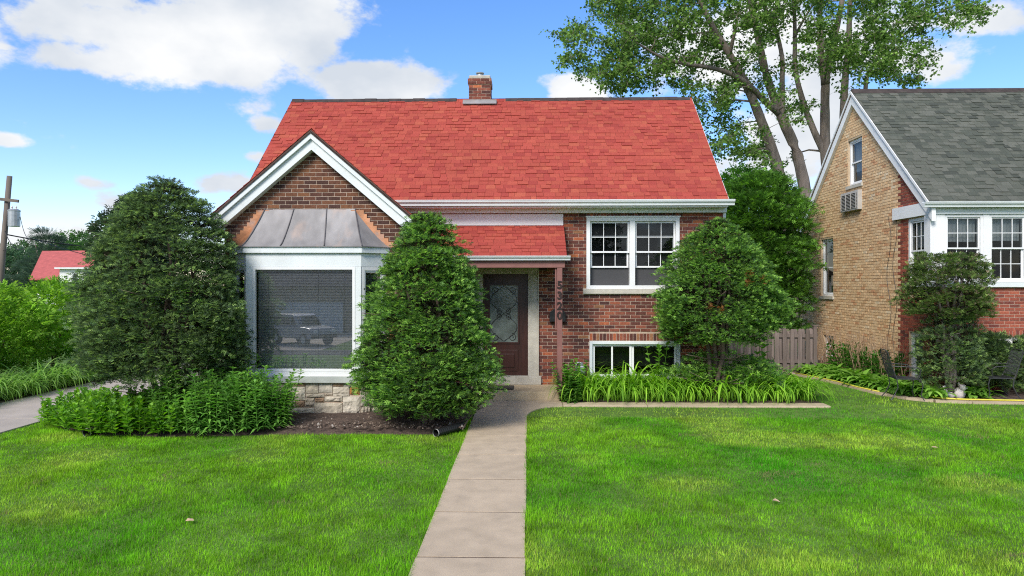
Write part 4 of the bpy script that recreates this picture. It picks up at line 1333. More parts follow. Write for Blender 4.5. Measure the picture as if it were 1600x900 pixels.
drain((-1.36, 10.36, .075), (-1.0, 10.85, .09), .058, 'black drain pipe end lying in the grass beside the front walk')
drain((-6.55, 10.30, .065), (-6.45, 10.9, .10), .065, 'black drain pipe end peeping from under the left flower bed')
m = MB(); m.tube([(-.99, 10.6, .08), (-.93, 11.0, .16), (-.80, 11.5, .28), (-.72, 11.9, .36)], .012, 6); tag(m.build('fallen_branch', M['bark_yew']), 'bare grey stick leaning out of the middle yew over the walk', 'branch')
m = MB(); m.box(-.95, -.28, 13.75, 14.20, .2005, .222); m.build('door_mat', M['black'], bevel=.008)
tag(bpy.data.objects['door_mat'], 'black rubber door mat on the porch slab', 'mat')
# outdoor tap and meter by the post
t = thing('gas_meter', (1.0, YM - .1, .4), 'small grey gas meter and pipe low on the brick wall beside the lilies', 'meter')
m = MB(); m.tube([(.98, YM - .1, 0), (.98, YM - .1, .62), (1.0, YM - .1, .66), (1.06, YM - .1, .66)], .017, 8); m.build('pipe', M['galv'], t)
m = MB(); m.box(1.0, 1.16, YM - .19, YM - .03, .42, .60); m.build('body', M['galv'], t, bevel=.02)
m = MB(); m.lathe([(.05, 0), (.05, .05), (.035, .07)], (1.08, YM - .11, .60), 12); m.build('dial', M['galv'], t)
# dead leaves on the lawn
for k, (x, y) in enumerate(((5.55, 9.75), (5.75, 8.2), (2.55, 7.3), (-3.2, 6.6))):
    m = MB(); a = random.uniform(0, 6)
    m.add([(.045 * math.cos(a + i * PI / 3) * (1 if i % 2 else .6), .045 * math.sin(a + i * PI / 3) * (1 if i % 2 else .6), .02 * random.random()) for i in range(6)] + [(0, 0, .012)], [(i, (i + 1) % 6, 6) for i in range(6)])
    o = m.build('fallen_leaf', M['dry'], loc=(x, y, .045)); tag(o, 'dry brown leaf lying on the mown lawn', 'leaf', 'dry leaves on the lawn')

# ================================================================== FAR LEFT: pole, wires, house
PD = 38.0
ptop, pbot = spot(15, 275, PD), spot(-2, 470, PD)
pole = thing('utility_pole', (pbot.x, PD, 0), 'leaning wooden utility pole with crossarm and transformer at far left', 'pole')
m = MB(); m.tube([(pbot.x - .2, PD, 0), pbot, ptop], [.17, .16, .13], 10); m.build('mast', M['wood_pole'], pole, smooth=True)
a = spot(-30, 308, PD); b = spot(33, 315, PD); m = MB(); m.bar((a.x, PD - .2, a.z), (b.x, PD - .2, b.z), .1, .16); m.build('crossarm', M['wood_pole'], pole)
c = spot(22, 354, PD - .3); m = MB(); m.lathe([(.27, 0), (.29, .02), (.29, .82), (.31, .84), (.31, .88), (.2, .95)], tuple(c), 14); tr_ = m.build('transformer', M['galv'], pole, smooth=False)
for dx in (-.12, .12):
    m = MB(); m.lathe([(.03, 0), (.05, .06), (.03, .1), (.05, .15), (.02, .22)], (c.x + dx, c.y, c.z + .9), 8); m.build('insulator', M['white_stone'], tr_)


def wire(pa, pb, sag, r, label):
    m_ = MB(); pa, pb = Vector(pa), Vector(pb)
    m_.tube([pa.lerp(pb, i / 16) - Vector((0, 0, sag * 4 * (i / 16) * (1 - i / 16))) for i in range(17)], r, 5)
    tag(m_.build('overhead_wire', M['black']), label, 'wire', 'overhead wires at the left')


wire(spot(8, 366, PD), spot(262, 392, 44), .25, .035, 'thick black cable running right from the utility pole')
wire(spot(5, 355, PD), spot(50, 372, 36), .9, .02, 'thin slack wire drooping from the transformer')
wire(spot(3, 392, PD), spot(48, 372, 36), .1, .015, 'thin straight wire rising right from low on the pole')
wire(spot(30, 330, PD), spot(48, 372, 36), .5, .015, 'thin drop wire hanging beside the transformer')
wire(spot(48, 372, 36), spot(300, 404, 60), .8, .02, 'thin wire crossing in front of the far red roof')
fh = thing('far_house', (-40, 60, 0), 'white house with red roof beyond the hedge', 'house')
p = lambda x, y, d=60: spot(x, y, d)
rl, rr, el, er = p(66, 392, 63), p(185, 391, 63), p(46, 435, 58), p(185, 418, 58)
m = MB(); m.add([el, p(185, 435, 58), rr, rl, el - Vector((0, 0, .15)), p(185, 435, 58) - Vector((0, 0, .15)), rr + Vector((0, 4, -2)), rl + Vector((0, 4, -2))], [(0, 1, 2, 3), (4, 7, 6, 5), (0, 4, 5, 1), (3, 2, 6, 7), (0, 3, 7, 4), (1, 5, 6, 2)])
m.build('roof', M['tile_red'], fh)
a, b = p(93, 420, 57.6), p(190, 470, 57.6)
m = MB(); m.box(a.x, b.x, 57.6, 62, 0, a.z); m.build('dormer_wall', M['render_white'], fh)
m = MB(); m.bar((a.x - .2, 57.5, a.z + .05), (b.x, 57.5, a.z + .05), .5, .12); m.build('gutter', M['trim'], fh)
for x0, x1 in ((114, 124), (150, 160)):
    a, b = p(x0, 426, 57.55), p(x1, 442, 57.55); m = MB(); m.box(a.x, b.x, 57.5, 57.62, b.z, a.z); wo_ = m.build('window', M['trim'], fh)
    m = MB(); m.box(a.x + .07, b.x - .07, 57.48, 57.495, b.z + .07, (a.z + b.z) / 2 - .03); m.box(a.x + .07, b.x - .07, 57.48, 57.495, (a.z + b.z) / 2 + .03, a.z - .07); m.build('pane', M['black'], wo_)
a = p(50, 445, 59); b = p(190, 445, 59)
m = MB(); m.box(a.x, b.x + 4, 59.5, 66, 0, a.z); m.build('wall', M['render_white'], fh)

# ================================================================== ACROSS THE STREET (shows only as reflections)
op = thing('opposite_house', (-16, -30, -1.45), 'pale house across the street, reflected in the bay window', 'house')
m = MB(); m.box(-27, -13, -36, -28, -1.45, 2.0); m.build('wall', M['tan_wall'], op)
m = MB(); m.prism([(-27.5, -27.5, 2.0), (-27.5, -36.5, 2.0), (-27.5, -32, 4.6)], (15, 0, 0)); m.build('roof', M['ridge'], op)
m = MB(); m.box(-18.6, -13.6, -27.98, -27.9, -1.4, .8); m.build('garage_door', M['render_white'], op)
for x in (-25.5, -22.5):
    m = MB(); m.box(x, x + 1.6, -27.98, -27.9, -.2, 1.3); m.build('window', M['white'], op)
st = MB(); st.box(-17.8, -11.4, -27.9, -15.0, -1.6, -1.435); tag(st.build('driveway', M['drive']), kind='structure')


def suv(loc, rz):
    t = thing('parked_car', loc, 'grey off-road car across the street, reflected in the bay window', 'car')
    cr, sr = math.cos(rz), math.sin(rz)
    L = lambda p: Vector((loc[0] + p[0] * cr - p[1] * sr, loc[1] + p[0] * sr + p[1] * cr, loc[2] + p[2]))
    def ext(prof_, hw, mat, name, par=t, bev=.03):
        m_ = MB(); m_.prism([L((x, -hw, z)) for x, z in prof_], L((0, hw * 2, 0)) - L((0, 0, 0))); return m_.build(name, mat, par, bevel=bev)
    body = ext([(-2.2, .5), (-2.25, .95), (-2.2, 1.12), (.85, 1.15), (2.1, 1.05), (2.2, .9), (2.2, .5), (1.85, .42), (-1.9, .42)], .9, M['car_paint'], 'body', bev=.06)
    ext([(-2.1, 1.13), (-1.95, 1.72), (-1.7, 1.82), (.1, 1.82), (.35, 1.74), (.9, 1.14)], .78, M['car_paint'], 'cabin', bev=.06)
    for sy in (-1, 1):
        for x0, x1 in ((-1.85, -1.0), (-.92, -.1), (-.02, .5)):
            m_ = MB(); q = [(x0, 1.2), (x1, 1.2), (x1 if x1 < .3 else .25, 1.66), (x0, 1.66)]
            m_.prism([L((x, .785 * sy, z)) for x, z in q], L((0, .01 * sy, 0)) - L((0, 0, 0))); m_.build('side_window', M['black'], t)
        for x in (-1.4, 1.42):
            m_ = MB(); m_.tube([L((x, .68 * sy, .38)), L((x, .92 * sy, .38))], .38, 18); wh = m_.build('wheel', M['black'], t)
            m_ = MB(); m_.tube([L((x, .9 * sy, .38)), L((x, .935 * sy, .38))], .22, 12); m_.build('rim', M['galv'], wh)
        m_ = MB(); m_.obox(L((2.2, .62 * sy, .88)), L((.02, 0, 0)) - L((0, 0, 0)), L((0, .16, 0)) - L((0, 0, 0)), (0, 0, .09)); m_.build('headlight', M['white'], t)
    m_ = MB(); m_.prism([L((.92, -.72, 1.18)), L((.92, .72, 1.18)), L((.42, .66, 1.7)), L((.42, -.66, 1.7))], L((.012, 0, .012)) - L((0, 0, 0))); m_.build('windscreen', M['glass'], t)
    m_ = MB(); m_.obox(L((2.22, 0, .58)), L((.04, 0, 0)) - L((0, 0, 0)), L((0, .88, 0)) - L((0, 0, 0)), (0, 0, .1)); m_.build('bumper', M['black'], t)


suv((-13.6, -18.6, -1.43), R(38))

# ================================================================== FOLIAGE TOOLS
def norm(a): return a / np.maximum(np.linalg.norm(a, axis=-1, keepdims=True), 1e-9)


def template(kind):
    """small flat sprays lying in the local x-y plane, x along the twig; returns verts, quads"""
    V, F = [], []
    def leaf(x, y, ang, l, w, z=0, droop=0):
        b = len(V); ca, sa = math.cos(ang), math.sin(ang)
        for (u, v, dz) in ((0, 0, 0), (.5 * l, w / 2, .02), (l, 0, -droop), (.5 * l, -w / 2, .02)):
            V.append((x + u * ca - v * sa, y + u * sa + v * ca, z + dz))
        F.append((b, b + 1, b + 2, b + 3))
    if kind == 'yew':
        for t, l in ((.05, .55), (.40, .48)):
            leaf(t, 0, .85, l, .17, 0, .07); leaf(t + .1, 0, -.85, l, .17, 0, .07)
        leaf(.3, 0, 0, .75, .16, 0, .05)
    elif kind == 'leafy':
        for t, a, l in ((.0, .9, .5), (.15, -1.0, .5), (.4, .7, .5), (.5, -.7, .48), (.6, 0, .5)):
            leaf(t, 0, a, l, .24, random.uniform(-.08, .08), .12)
    elif kind == 'maple':
        leaf(0, 0, 0, 1, .62, 0, .12); leaf(.12, 0, .75, .75, .42, 0, .18); leaf(.12, 0, -.75, .75, .42, 0, .18)
    elif kind == 'needle':
        for k in range(7):
            leaf(.12 * k, 0, .6, .4, .05, 0, .05); leaf(.12 * k + .05, 0, -.6, .4, .05, 0, .05)
    return np.array(V, np.float32), np.array(F, np.int32)


TPL = {k: template(k) for k in ('yew', 'leafy', 'maple', 'needle')}


def scatter(name, P, D, S, C, kind, mat, parent=None, roll=.6, upbias=1.0):
    """one mesh of sprays at P pointing along D with size S and colour C"""
    tv, tf = TPL[kind]
    n = len(P)
    D = norm(D)
    up = np.array([0, 0, upbias]) + RNG.normal(0, roll, (n, 3))
    Y = norm(np.cross(up, D)); Z = np.cross(D, Y)
    V = P[:, None] + S[:, None, None] * (tv[None, :, 0:1] * D[:, None] + tv[None, :, 1:2] * Y[:, None] + tv[None, :, 2:3] * Z[:, None])
    F = (tf[None] + (np.arange(n) * len(tv))[:, None, None]).reshape(-1, 4)
    CC = np.repeat(C[:, None], len(tv), 1).reshape(-1, 3)
    me = np_mesh(name, V.reshape(-1, 3), F, CC)
    return link_mesh(name, me, mat, parent)


def palette(n, cols, weights, jitter=.18):
    k = RNG.choice(len(cols), n, p=np.array(weights) / sum(weights))
    return np.array(cols, np.float32)[k] * RNG.uniform(1 - jitter, 1 + jitter, (n, 1)).astype(np.float32)


TWIG = ([(.050, .042, .028), (.040, .055, .026), (.07, .055, .035)], [2, 2, 1])     # bare brown twigs inside a clipped yew
YEW = ([(.055, .115, .042), (.11, .225, .058), (.21, .40, .075), (.34, .58, .11)], [3, 4, 4, 3])
YEW_DULL = ([(.065, .105, .055), (.115, .185, .080), (.19, .30, .10), (.30, .44, .13)], [3, 4, 3, 2.2])


def pad_crown(name, c, rx, ry, z0, z1, prof_, n_pads, per, size, pal, parent, mat, pad=(.30, .30, .12), kind='yew', shell=(.62, 1.0), bump_=.08, fill=.25, tilt=-.12, gap=None, upb=.55, flat=1.0, twiggy=False):
    """a crown made of many overlapping pads of sprays: each pad is a flattened shell of twig tips reaching outward"""
    cx, cy = c
    Ps, Ds, Cs, Ss = [], [], [], []
    ts = np.array([p[0] for p in prof_]); rs = np.array([p[1] for p in prof_])
    phase = RNG.uniform(0, 6.28, 6)
    tt = np.linspace(0, 1, 200); wgt = np.interp(tt, ts, rs) + .12; wgt /= wgt.sum()
    for k in range(n_pads):
        inner = RNG.random() < fill
        t = RNG.choice(tt, p=wgt) + RNG.uniform(-.004, .004)
        a = RNG.uniform(0, 2 * PI)
        r = float(np.interp(t, ts, rs))
        r *= 1 + bump_ * (math.sin(3 * a + phase[0] + 7 * t) + .7 * math.sin(5 * a + phase[1] - 11 * t))
        r *= RNG.uniform(.45, .84) if inner else RNG.uniform(.86, 1.0) if RNG.random() < .9 else RNG.uniform(.98, 1.06)
        ca, sa = math.cos(a), math.sin(a)
        pc = np.array([cx + rx * r * ca, cy + ry * r * sa, z0 + (z1 - z0) * t])
        if gap is not None and gap(pc): continue
        ps = RNG.uniform(.7, 1.3)
        n = int(per * ps)
        u = RNG.normal(0, 1, (n, 3)); u /= np.linalg.norm(u, axis=1, keepdims=True)
        u[:, 2] = np.abs(u[:, 2]) * flat - .15
        rad = RNG.uniform(.45, 1.0, (n, 1))
        off = u * rad * np.array(pad) * ps
        out = np.array([ca, sa, 0.0])
        slope = min(max(t - .6, 0) / .4, 1)                      # pads near the top point up
        off[:, 2] += tilt * (off @ out) * (1 - slope)
        P = pc + off - out * pad[0] * .35
        D = u * np.array([1, 1, .45]) + out * .75 * (1 - .5 * slope) + np.array([0, 0, upb * (.35 + .9 * slope)]) + RNG.normal(0, .25, (n, 3))
        C = palette(n, *(TWIG if inner and twiggy else pal)) * RNG.uniform(.72, 1.28)
        Ps.append(P); Ds.append(D); Cs.append(C); Ss.append(size * RNG.uniform(.7, 1.3, n))
    P = np.concatenate(Ps); D = np.concatenate(Ds); C = np.concatenate(Cs); S = np.concatenate(Ss)
    return scatter(name, P, D, S, C, kind, mat, parent)


def stems(parent, base, tops, r0, r1, mat, name='trunk', wob=.06, twigs=0, tl=(.4, .95)):
    m = MB()
    for (tx, ty, tz) in tops:
        b = Vector(base) + Vector((random.uniform(-.08, .08), random.uniform(-.08, .08), -.08)); e = Vector((tx, ty, tz))
        pts = [b.lerp(e, i / 6) + Vector((random.uniform(-wob, wob), random.uniform(-wob, wob), 0)) * (0 if i in (0,) else 1) for i in range(7)]
        m.tube(pts, [r0 + (r1 - r0) * i / 6 for i in range(7)], 7)
        for k in range(twigs):
            q = pts[random.randint(1, 5)]; a = random.uniform(0, 2 * PI); l = random.uniform(*tl)
            d = Vector((math.cos(a), math.sin(a), random.uniform(.05, .4)))
            m.tube([q, q + d * l * .5 + Vector((0, 0, -.02)), q + d * l], [r1 * .7, r1 * .45, .005], 5)
    return m.build(name, mat, parent, smooth=True)


def yew(loc, label, rx, ry, z0, z1, prof_, n_pads, per, size, pal, n_stems=5, group='rounded yew shrubs', spread=.4, twigs=7, r0=.055, **kw):
    t = thing('yew_shrub', loc, label, 'shrub', group)
    pad_crown('crown', (loc[0], loc[1]), rx, ry, z0, z1, prof_, n_pads, per, size, pal, t, M['yew'], **kw)
    stems(t, loc, [(loc[0] + spread * rx * math.cos(i * 2.4 + .5), loc[1] + spread * ry * math.sin(i * 2.4 + .5), z0 + (z1 - z0) * random.uniform(.55, .85)) for i in range(n_stems)], r0, .018, M['bark_yew'], twigs=twigs)
    return t


DOME = [(0, .80), (.12, .96), (.3, 1.0), (.5, .95), (.68, .80), (.82, .60), (.93, .38), (1.0, .10)]
CONE = [(0, .60), (.06, .84), (.14, 1.0), (.26, 1.0), (.42, .90), (.6, .76), (.75, .61), (.88, .43), (.96, .26), (1.0, .08)]
MUSH = [(0, .62), (.08, .90), (.2, 1.0), (.4, .97), (.6, .82), (.76, .64), (.9, .40), (1.0, .10)]
yew((-5.86, 11.2, .05), 'largest dark rounded yew left of the bay window', 1.25, .96, .74, 3.92, DOME, 1700, 31, .073, YEW_DULL, 6, bump_=.07, pad=(.20, .20, .05), twiggy=True, fill=.22, upb=.22, tilt=-.28)
yew((-1.60, 11.1, .05), 'cone-shaped yew between the bay window and the front door', 1.06, .94, .26, 3.34, CONE, 1450, 31, .073, YEW, 5, bump_=.085, pad=(.20, .20, .05), twiggy=True, fill=.22, upb=.22, tilt=-.28)
yew((3.66, 13.62, .02), 'rounded yew on bare stems in front of the double window', 1.20, .88, 1.14, 3.46, MUSH, 1150, 31, .071, YEW, 5, spread=.25, bump_=.09, pad=(.20, .20, .05), twiggy=True, fill=.22, upb=.22, tilt=-.28)
# low growth round the foot of the same shrub
t = thing('yew_shrub', (3.9, 13.75, .02), 'low yew growth under the rounded shrub, behind the lilies', 'shrub', 'rounded yew shrubs')
pad_crown('crown', (3.9, 13.78), 1.1, .40, .25, .92, [(0, 1), (.5, .9), (1, .5)], 60, 40, .11, YEW, t, M['yew'])
# dead orange sprigs
P = np.array([[4.05, 12.95, 2.45], [4.0, 12.92, 2.30], [4.3, 12.98, 2.35], [3.3, 12.85, 1.85], [3.5, 12.85, 1.80]])
P = np.repeat(P, 22, 0) + RNG.normal(0, .035, (110, 3))
sh = [o for o in bpy.data.objects if o.name.startswith('yew_shrub') and o.get('label', '').startswith('rounded yew on bare')][0]
o = scatter('dead_sprigs', P, RNG.normal(0, .5, (110, 3)) + [0, -.8, .2], np.full(110, .07), palette(110, [(.33, .16, .05), (.25, .10, .04)], [1, 1]), 'yew', M['yew'], sh)
o['kind'] = 'stuff'
# tall dark yew between the houses
t = thing('tall_yew_tree', (6.75, 20.4, 0), 'tall dark evergreen growing between the two houses', 'tree')
pad_crown('crown', (6.62, 20.4), 1.42, 1.2, .9, 5.3, [(0, .75), (.12, .82), (.3, .9), (.55, 1.0), (.75, .98), (.9, .75), (1, .35)], 520, 56, .14, ([(.05, .12, .025), (.085, .20, .035), (.135, .30, .045), (.19, .40, .055)], [3, 4, 3.5, 2]), t, M['yew'], pad=(.5, .5, .20), bump_=.10)
stems(t, (6.75, 20.4, 0), [(6.5, 20.4, 3.5), (7.0, 20.5, 4.2), (6.2, 20.3, 3.8)], .10, .04, M['bark_yew'], twigs=8)
# clipped two-tier shrub by the neighbour's window
t = thing('topiary_shrub', (8.35, 14.15, .03), 'sparse clipped shrub in two tiers before the neighbour\'s windows', 'shrub')
SPARSE = ([(.075, .12, .04), (.13, .21, .055), (.20, .30, .075), (.26, .22, .14)], [3, 4, 3, 1.4])
pad_crown('crown', (8.28, 14.10), .80, .62, 1.62, 2.83, [(0, .9), (.2, 1), (.6, .95), (.85, .82), (1, .7)], 560, 20, .075, SPARSE, t, M['yew'], pad=(.14, .14, .06), fill=.2, twiggy=True)
pad_crown('lower_crown', (8.32, 14.10), .62, .55, .25, 1.60, [(0, .75), (.4, 1), (.8, .85), (1, .5)], 300, 18, .08, YEW_DULL, t, M['yew'], pad=(.15, .15, .06), fill=.2, twiggy=True)
stems(t, (8.33, 14.12, .03), [(8.0, 14.0, 2.6), (8.25, 14.05, 2.75), (8.5, 14.1, 2.7), (8.75, 14.1, 2.55), (7.85, 14.2, 2.5), (8.4, 13.9, 2.6)], .045, .015, pm('bark_grey', (.20, .17, .15), .95, .3, 14), twigs=14, tl=(.15, .42))
t = thing('low_hedge', (9.6, 14.5, .03), 'low dark hedge behind the right garden chair', 'hedge')
pad_crown('foliage', (9.85, 14.5), .95, .36, .12, 1.18, [(0, .9), (.6, 1), (1, .8)], 190, 36, .10, YEW_DULL, t, M['yew'], pad=(.24, .2, .08))
stems(t, (9.7, 14.5, .03), [(9.3, 14.5, .9), (9.8, 14.5, 1.0), (10.2, 14.5, .9)], .03, .012, M['bark_yew'], twigs=4)

# ================================================================== HEDGE AND TREES ON THE LEFT
HEDGE = ([(.10, .21, .028), (.16, .31, .038), (.22, .40, .05), (.29, .47, .07)], [3, 4, 4, 2])
for i, (x, y, rx_, ry_, h) in enumerate(((-12.0, 13.3, 1.0, 1.2, 2.0), (-12.1, 15.6, 1.1, 1.3, 2.15), (-12.3, 18.0, 1.15, 1.3, 2.25), (-12.5, 20.4, 1.2, 1.4, 2.3), (-12.8, 23.0, 1.3, 1.4, 2.3), (-13.2, 25.6, 1.5, 1.5, 2.25))):
    t = thing('hedge_shrub', (x, y, 0), ('nearest', 'second nearest', 'third', 'fourth', 'second farthest', 'farthest')[i] + ' bright green shrub of the loose hedge beyond the driveway', 'shrub', 'hedge shrubs along the driveway')
    pad_crown('foliage', (x, y), rx_, ry_, .25, h - .1, [(0, .7), (.3, .95), (.6, 1), (.85, .8), (1, .4)], 150, 32, .15, HEDGE, t, M['leaf'], pad=(.4, .4, .26), kind='leafy', flat=1.0)
    stems(t, (x, y, 0), [(x + .4 * math.cos(k), y + .4 * math.sin(k), h * .7) for k in (0, 1.6, 3.1, 4.7)], .03, .01, M['bark_yew'], twigs=4)


def blob_tree(name, label, loc, rx, z0, z1, pal, n_pads, per, size, pad, kind='leafy', prof_=None, cat='tree', tr=.2, group='background trees'):
    t = thing(name, loc, label, cat, group)
    pad_crown('crown', (loc[0], loc[1]), rx, rx, z0, z1, prof_ or [(0, .5), (.2, .9), (.45, 1), (.7, .85), (.9, .5), (1, .15)], n_pads, per, size, pal, t, M['leaf'], pad=pad, kind=kind, bump_=.14)
    stems(t, loc, [(loc[0] + .3 * rx * math.cos(k * 2.1), loc[1] + .3 * rx * math.sin(k * 2.1), z0 + (z1 - z0) * .75) for k in range(4)], tr, tr * .2, M['bark'], twigs=3)
    return t


DARKT = ([(.03, .055, .028), (.045, .08, .035), (.065, .10, .045), (.08, .085, .05)], [3, 3, 2, 1.5])
LIGHT = ([(.10, .24, .03), (.15, .32, .04), (.07, .17, .03)], [3, 3, 2])
p = spot(212, 330, 30)
blob_tree('dark_tree', 'dark reddish-green tree behind the largest yew', (p.x, 30, 0), 1.6, 1.8, 5.7, DARKT, 190, 40, .26, (.6, .6, .4))
p = spot(72, 380, 70)
blob_tree('conifer_tree', 'far blue-green conifer left of the red roof', (p.x, 70, 0), 3.2, 1.5, 7.6, ([(.045, .075, .05), (.06, .10, .06)], [1, 1]), 90, 40, .55, (1.1, 1.1, .3), prof_=[(0, 1), (.3, .8), (.6, .5), (.85, .3), (1, .08)], kind='needle')
p = spot(20, 420, 80)
blob_tree('far_tree', 'low far tree below the transformer', (p.x, 80, 0), 5.5, .5, 6.0, ([(.05, .10, .05), (.07, .13, .06)], [1, 1]), 150, 40, .55, (1.3, 1.3, .9))
p = spot(1150, 300, 33)
blob_tree('pale_tree', 'pale green tree behind the tall evergreen', (p.x + .2, 33, 0), 2.3, 2.2, 7.6, LIGHT, 190, 40, .24, (.65, .65, .45))
p = spot(1255, 330, 37)
blob_tree('pale_tree', 'pale bush showing between the maple trunks', (p.x, 37, 0), 2.4, 1.0, 7.0, LIGHT, 150, 40, .28, (.7, .7, .45))
for (x, y, r_, h, lb) in ((-52, 85, 9, 8, 'rounded far tree behind the red-roofed house'), (-60, 88, 8, 7.2, 'rounded far tree behind the utility pole'), (21, 66, 8, 7, 'rounded far tree low between the two houses')):
    blob_tree('far_tree', lb, (x, y, 0), r_, .4, h, ([(.045, .10, .03), (.07, .15, .035)], [1, 1]), 130, 40, .6, (1.5, 1.5, 1.0))
# across the street
for (x, y) in ((-25, -21.5), (-8.2, -23.0), (4, -24), (14, -22)):
    blob_tree('street_tree', 'street tree opposite, reflected in the window panes', (x, y, -1.45), 3.2, 1.0, 8.0, ([(.03, .075, .02), (.05, .12, .025)], [1, 1]), 150, 40, .38, (.9, .9, .6), tr=.25, group='street trees opposite')

# ================================================================== THE BIG MAPLE
MD = 27.0
maple = thing('maple_tree', tuple(Vector((spot(1255, 300, MD).x, MD, 0))), 'big multi-stemmed maple with sparse crown behind the houses', 'tree')
STEMS = [  # picture polylines with distance and radii
    ([(1235, 441, 27), (1228, 330, 27), (1213, 255, 26.8), (1190, 190, 26.6), (1165, 130, 26.4), (1140, 85, 26.2), (1110, 35, 26), (1085, -25, 25.8), (1065, -90, 25.6)], .36, .07),
    ([(1262, 441, 27.2), (1262, 330, 27.2), (1245, 240, 27.2), (1222, 185, 27.2), (1198, 120, 27.1), (1185, 60, 27), (1172, 0, 27), (1165, -80, 27), (1150, -170, 27)], .36, .07),
    ([(1218, 178, 27.2), (1192, 155, 26.6), (1160, 125, 26.0), (1120, 108, 25.5), (1072, 100, 25.0), (1035, 90, 24.6), (1000, 70, 24.2)], .17, .04),
    ([(1222, 186, 27.2), (1222, 130, 27.4), (1222, 90, 27.5), (1210, 40, 27.6), (1190, 0, 27.6), (1180, -60, 27.6)], .15, .05),
    ([(1296, 441, 27.6), (1296, 330, 27.6), (1290, 250, 27.6), (1272, 205, 27.6), (1255, 160, 27.7), (1243, 110, 27.7), (1242, 60, 27.8), (1240, 0, 27.9), (1225, -80, 28)], .24, .06),
    ([(1300, 441, 27.6), (1298, 330, 27.6), (1290, 240, 27.6), (1289, 180, 27.6), (1290, 130, 27.6), (1296, 90, 27.6), (1306, 50, 27.6), (1316, 0, 27.6), (1330, -80, 27.6), (1345, -160, 27.6)], .34, .07),
    ([(1290, 132, 27.6), (1283, 85, 27.5), (1281, 30, 27.4), (1279, -40, 27.3), (1270, -120, 27.2)], .2, .05),
    ([(1315, 330, 29), (1318, 200, 29), (1320, 130, 29), (1326, 70, 29), (1328, 10, 29), (1336, -60, 29), (1350, -140, 29)], .27, .06),
    ([(1345, 300, 29.5), (1352, 180, 29.5), (1353, 130, 29.5), (1362, 105, 29.3), (1385, 78, 29), (1420, 48, 28.7), (1462, 22, 28.4), (1500, 5, 28.2), (1540, -10, 28)], .15, .025),
    ([(1240, 60, 27.8), (1262, 20, 27.2), (1290, -20, 26.8)], .07, .03), ([(1175, 20, 27), (1215, -20, 26.4), (1250, -60, 26)], .10, .03), ([(1140, 85, 26.2), (1150, 40, 25.6), (1160, -20, 25.2)], .10, .03)]
NODES = []
tm = MB()
for k, (pl, r0, r1) in enumerate(STEMS):
    pts = [spot(*q) for q in pl]
    if pl[0][1] >= 300: pts = [Vector((pts[0].x, pts[0].y, -.1))] + pts
    # smooth the polyline
    out, rad = [], []
    nseg = len(pts) - 1
    for i in range(nseg):
        p0, p1, p2, p3 = pts[max(i - 1, 0)], pts[i], pts[i + 1], pts[min(i + 2, nseg)]
        for j in range(4):
            s_ = j / 4
            out.append(.5 * ((2 * p1) + (p2 - p0) * s_ + (2 * p0 - 5 * p1 + 4 * p2 - p3) * s_ ** 2 + (3 * p1 - p0 - 3 * p2 + p3) * s_ ** 3))
            rad.append((r0 + (r1 - r0) * ((i + s_) / nseg) ** .8) * .86 * random.uniform(.95, 1.05))
    out.append(pts[-1]); rad.append(r1)
    tm.tube(out, rad, 10)
    for q, r_ in zip(out, rad):
        if q.z > 6.8: NODES.append((q, r_))
tm.build('trunk', M['bark'], maple, smooth=True)
ZONES = [(950, 62, 70, 60, 46), (1030, 50, 85, 65, 60), (985, 115, 75, 30, 26), (1005, -60, 130, 70, 46), (1140, 30, 95, 50, 34), (1120, -60, 150, 70, 52), (1235, 20, 70, 45, 30), (1280, -70, 150, 80, 52),
         (1350, 50, 65, 55, 30), (1410, 72, 70, 34, 20), (1470, 18, 70, 22, 20), (1400, -45, 110, 50, 30), (1420, 112, 55, 22, 9), (1100, 150, 55, 45, 15), (1150, 215, 60, 35, 13), (1120, 190, 40, 40, 10), (1120, 110, 55, 35, 14),
         (1195, 110, 55, 45, 8), (1325, 105, 45, 35, 13), (1265, 85, 40, 40, 10), (1250, 190, 35, 40, 5), (1180, 245, 60, 15, 8), (1525, 12, 25, 14, 4), (885, 48, 22, 8, 3), (900, 100, 25, 20, 8)]
bm_, LP, LD, LC, LS = MB(), [], [], [], []
TIPS = []
for (zx, zy, zrx, zry, n) in ZONES:
    for k in range(int(n * 1.2)):
        a, rr = random.uniform(0, 2 * PI), math.sqrt(random.random())
        TIPS.append(spot(zx + zrx * rr * math.cos(a), zy + zry * rr * math.sin(a), MD + random.uniform(-3.2, 2.2)))
NP = np.array([q[0] for q in NODES]); NR = np.array([q[1] for q in NODES])
TIPS.sort(key=lambda c_: float(np.linalg.norm(NP - np.array(c_), axis=1).min()))
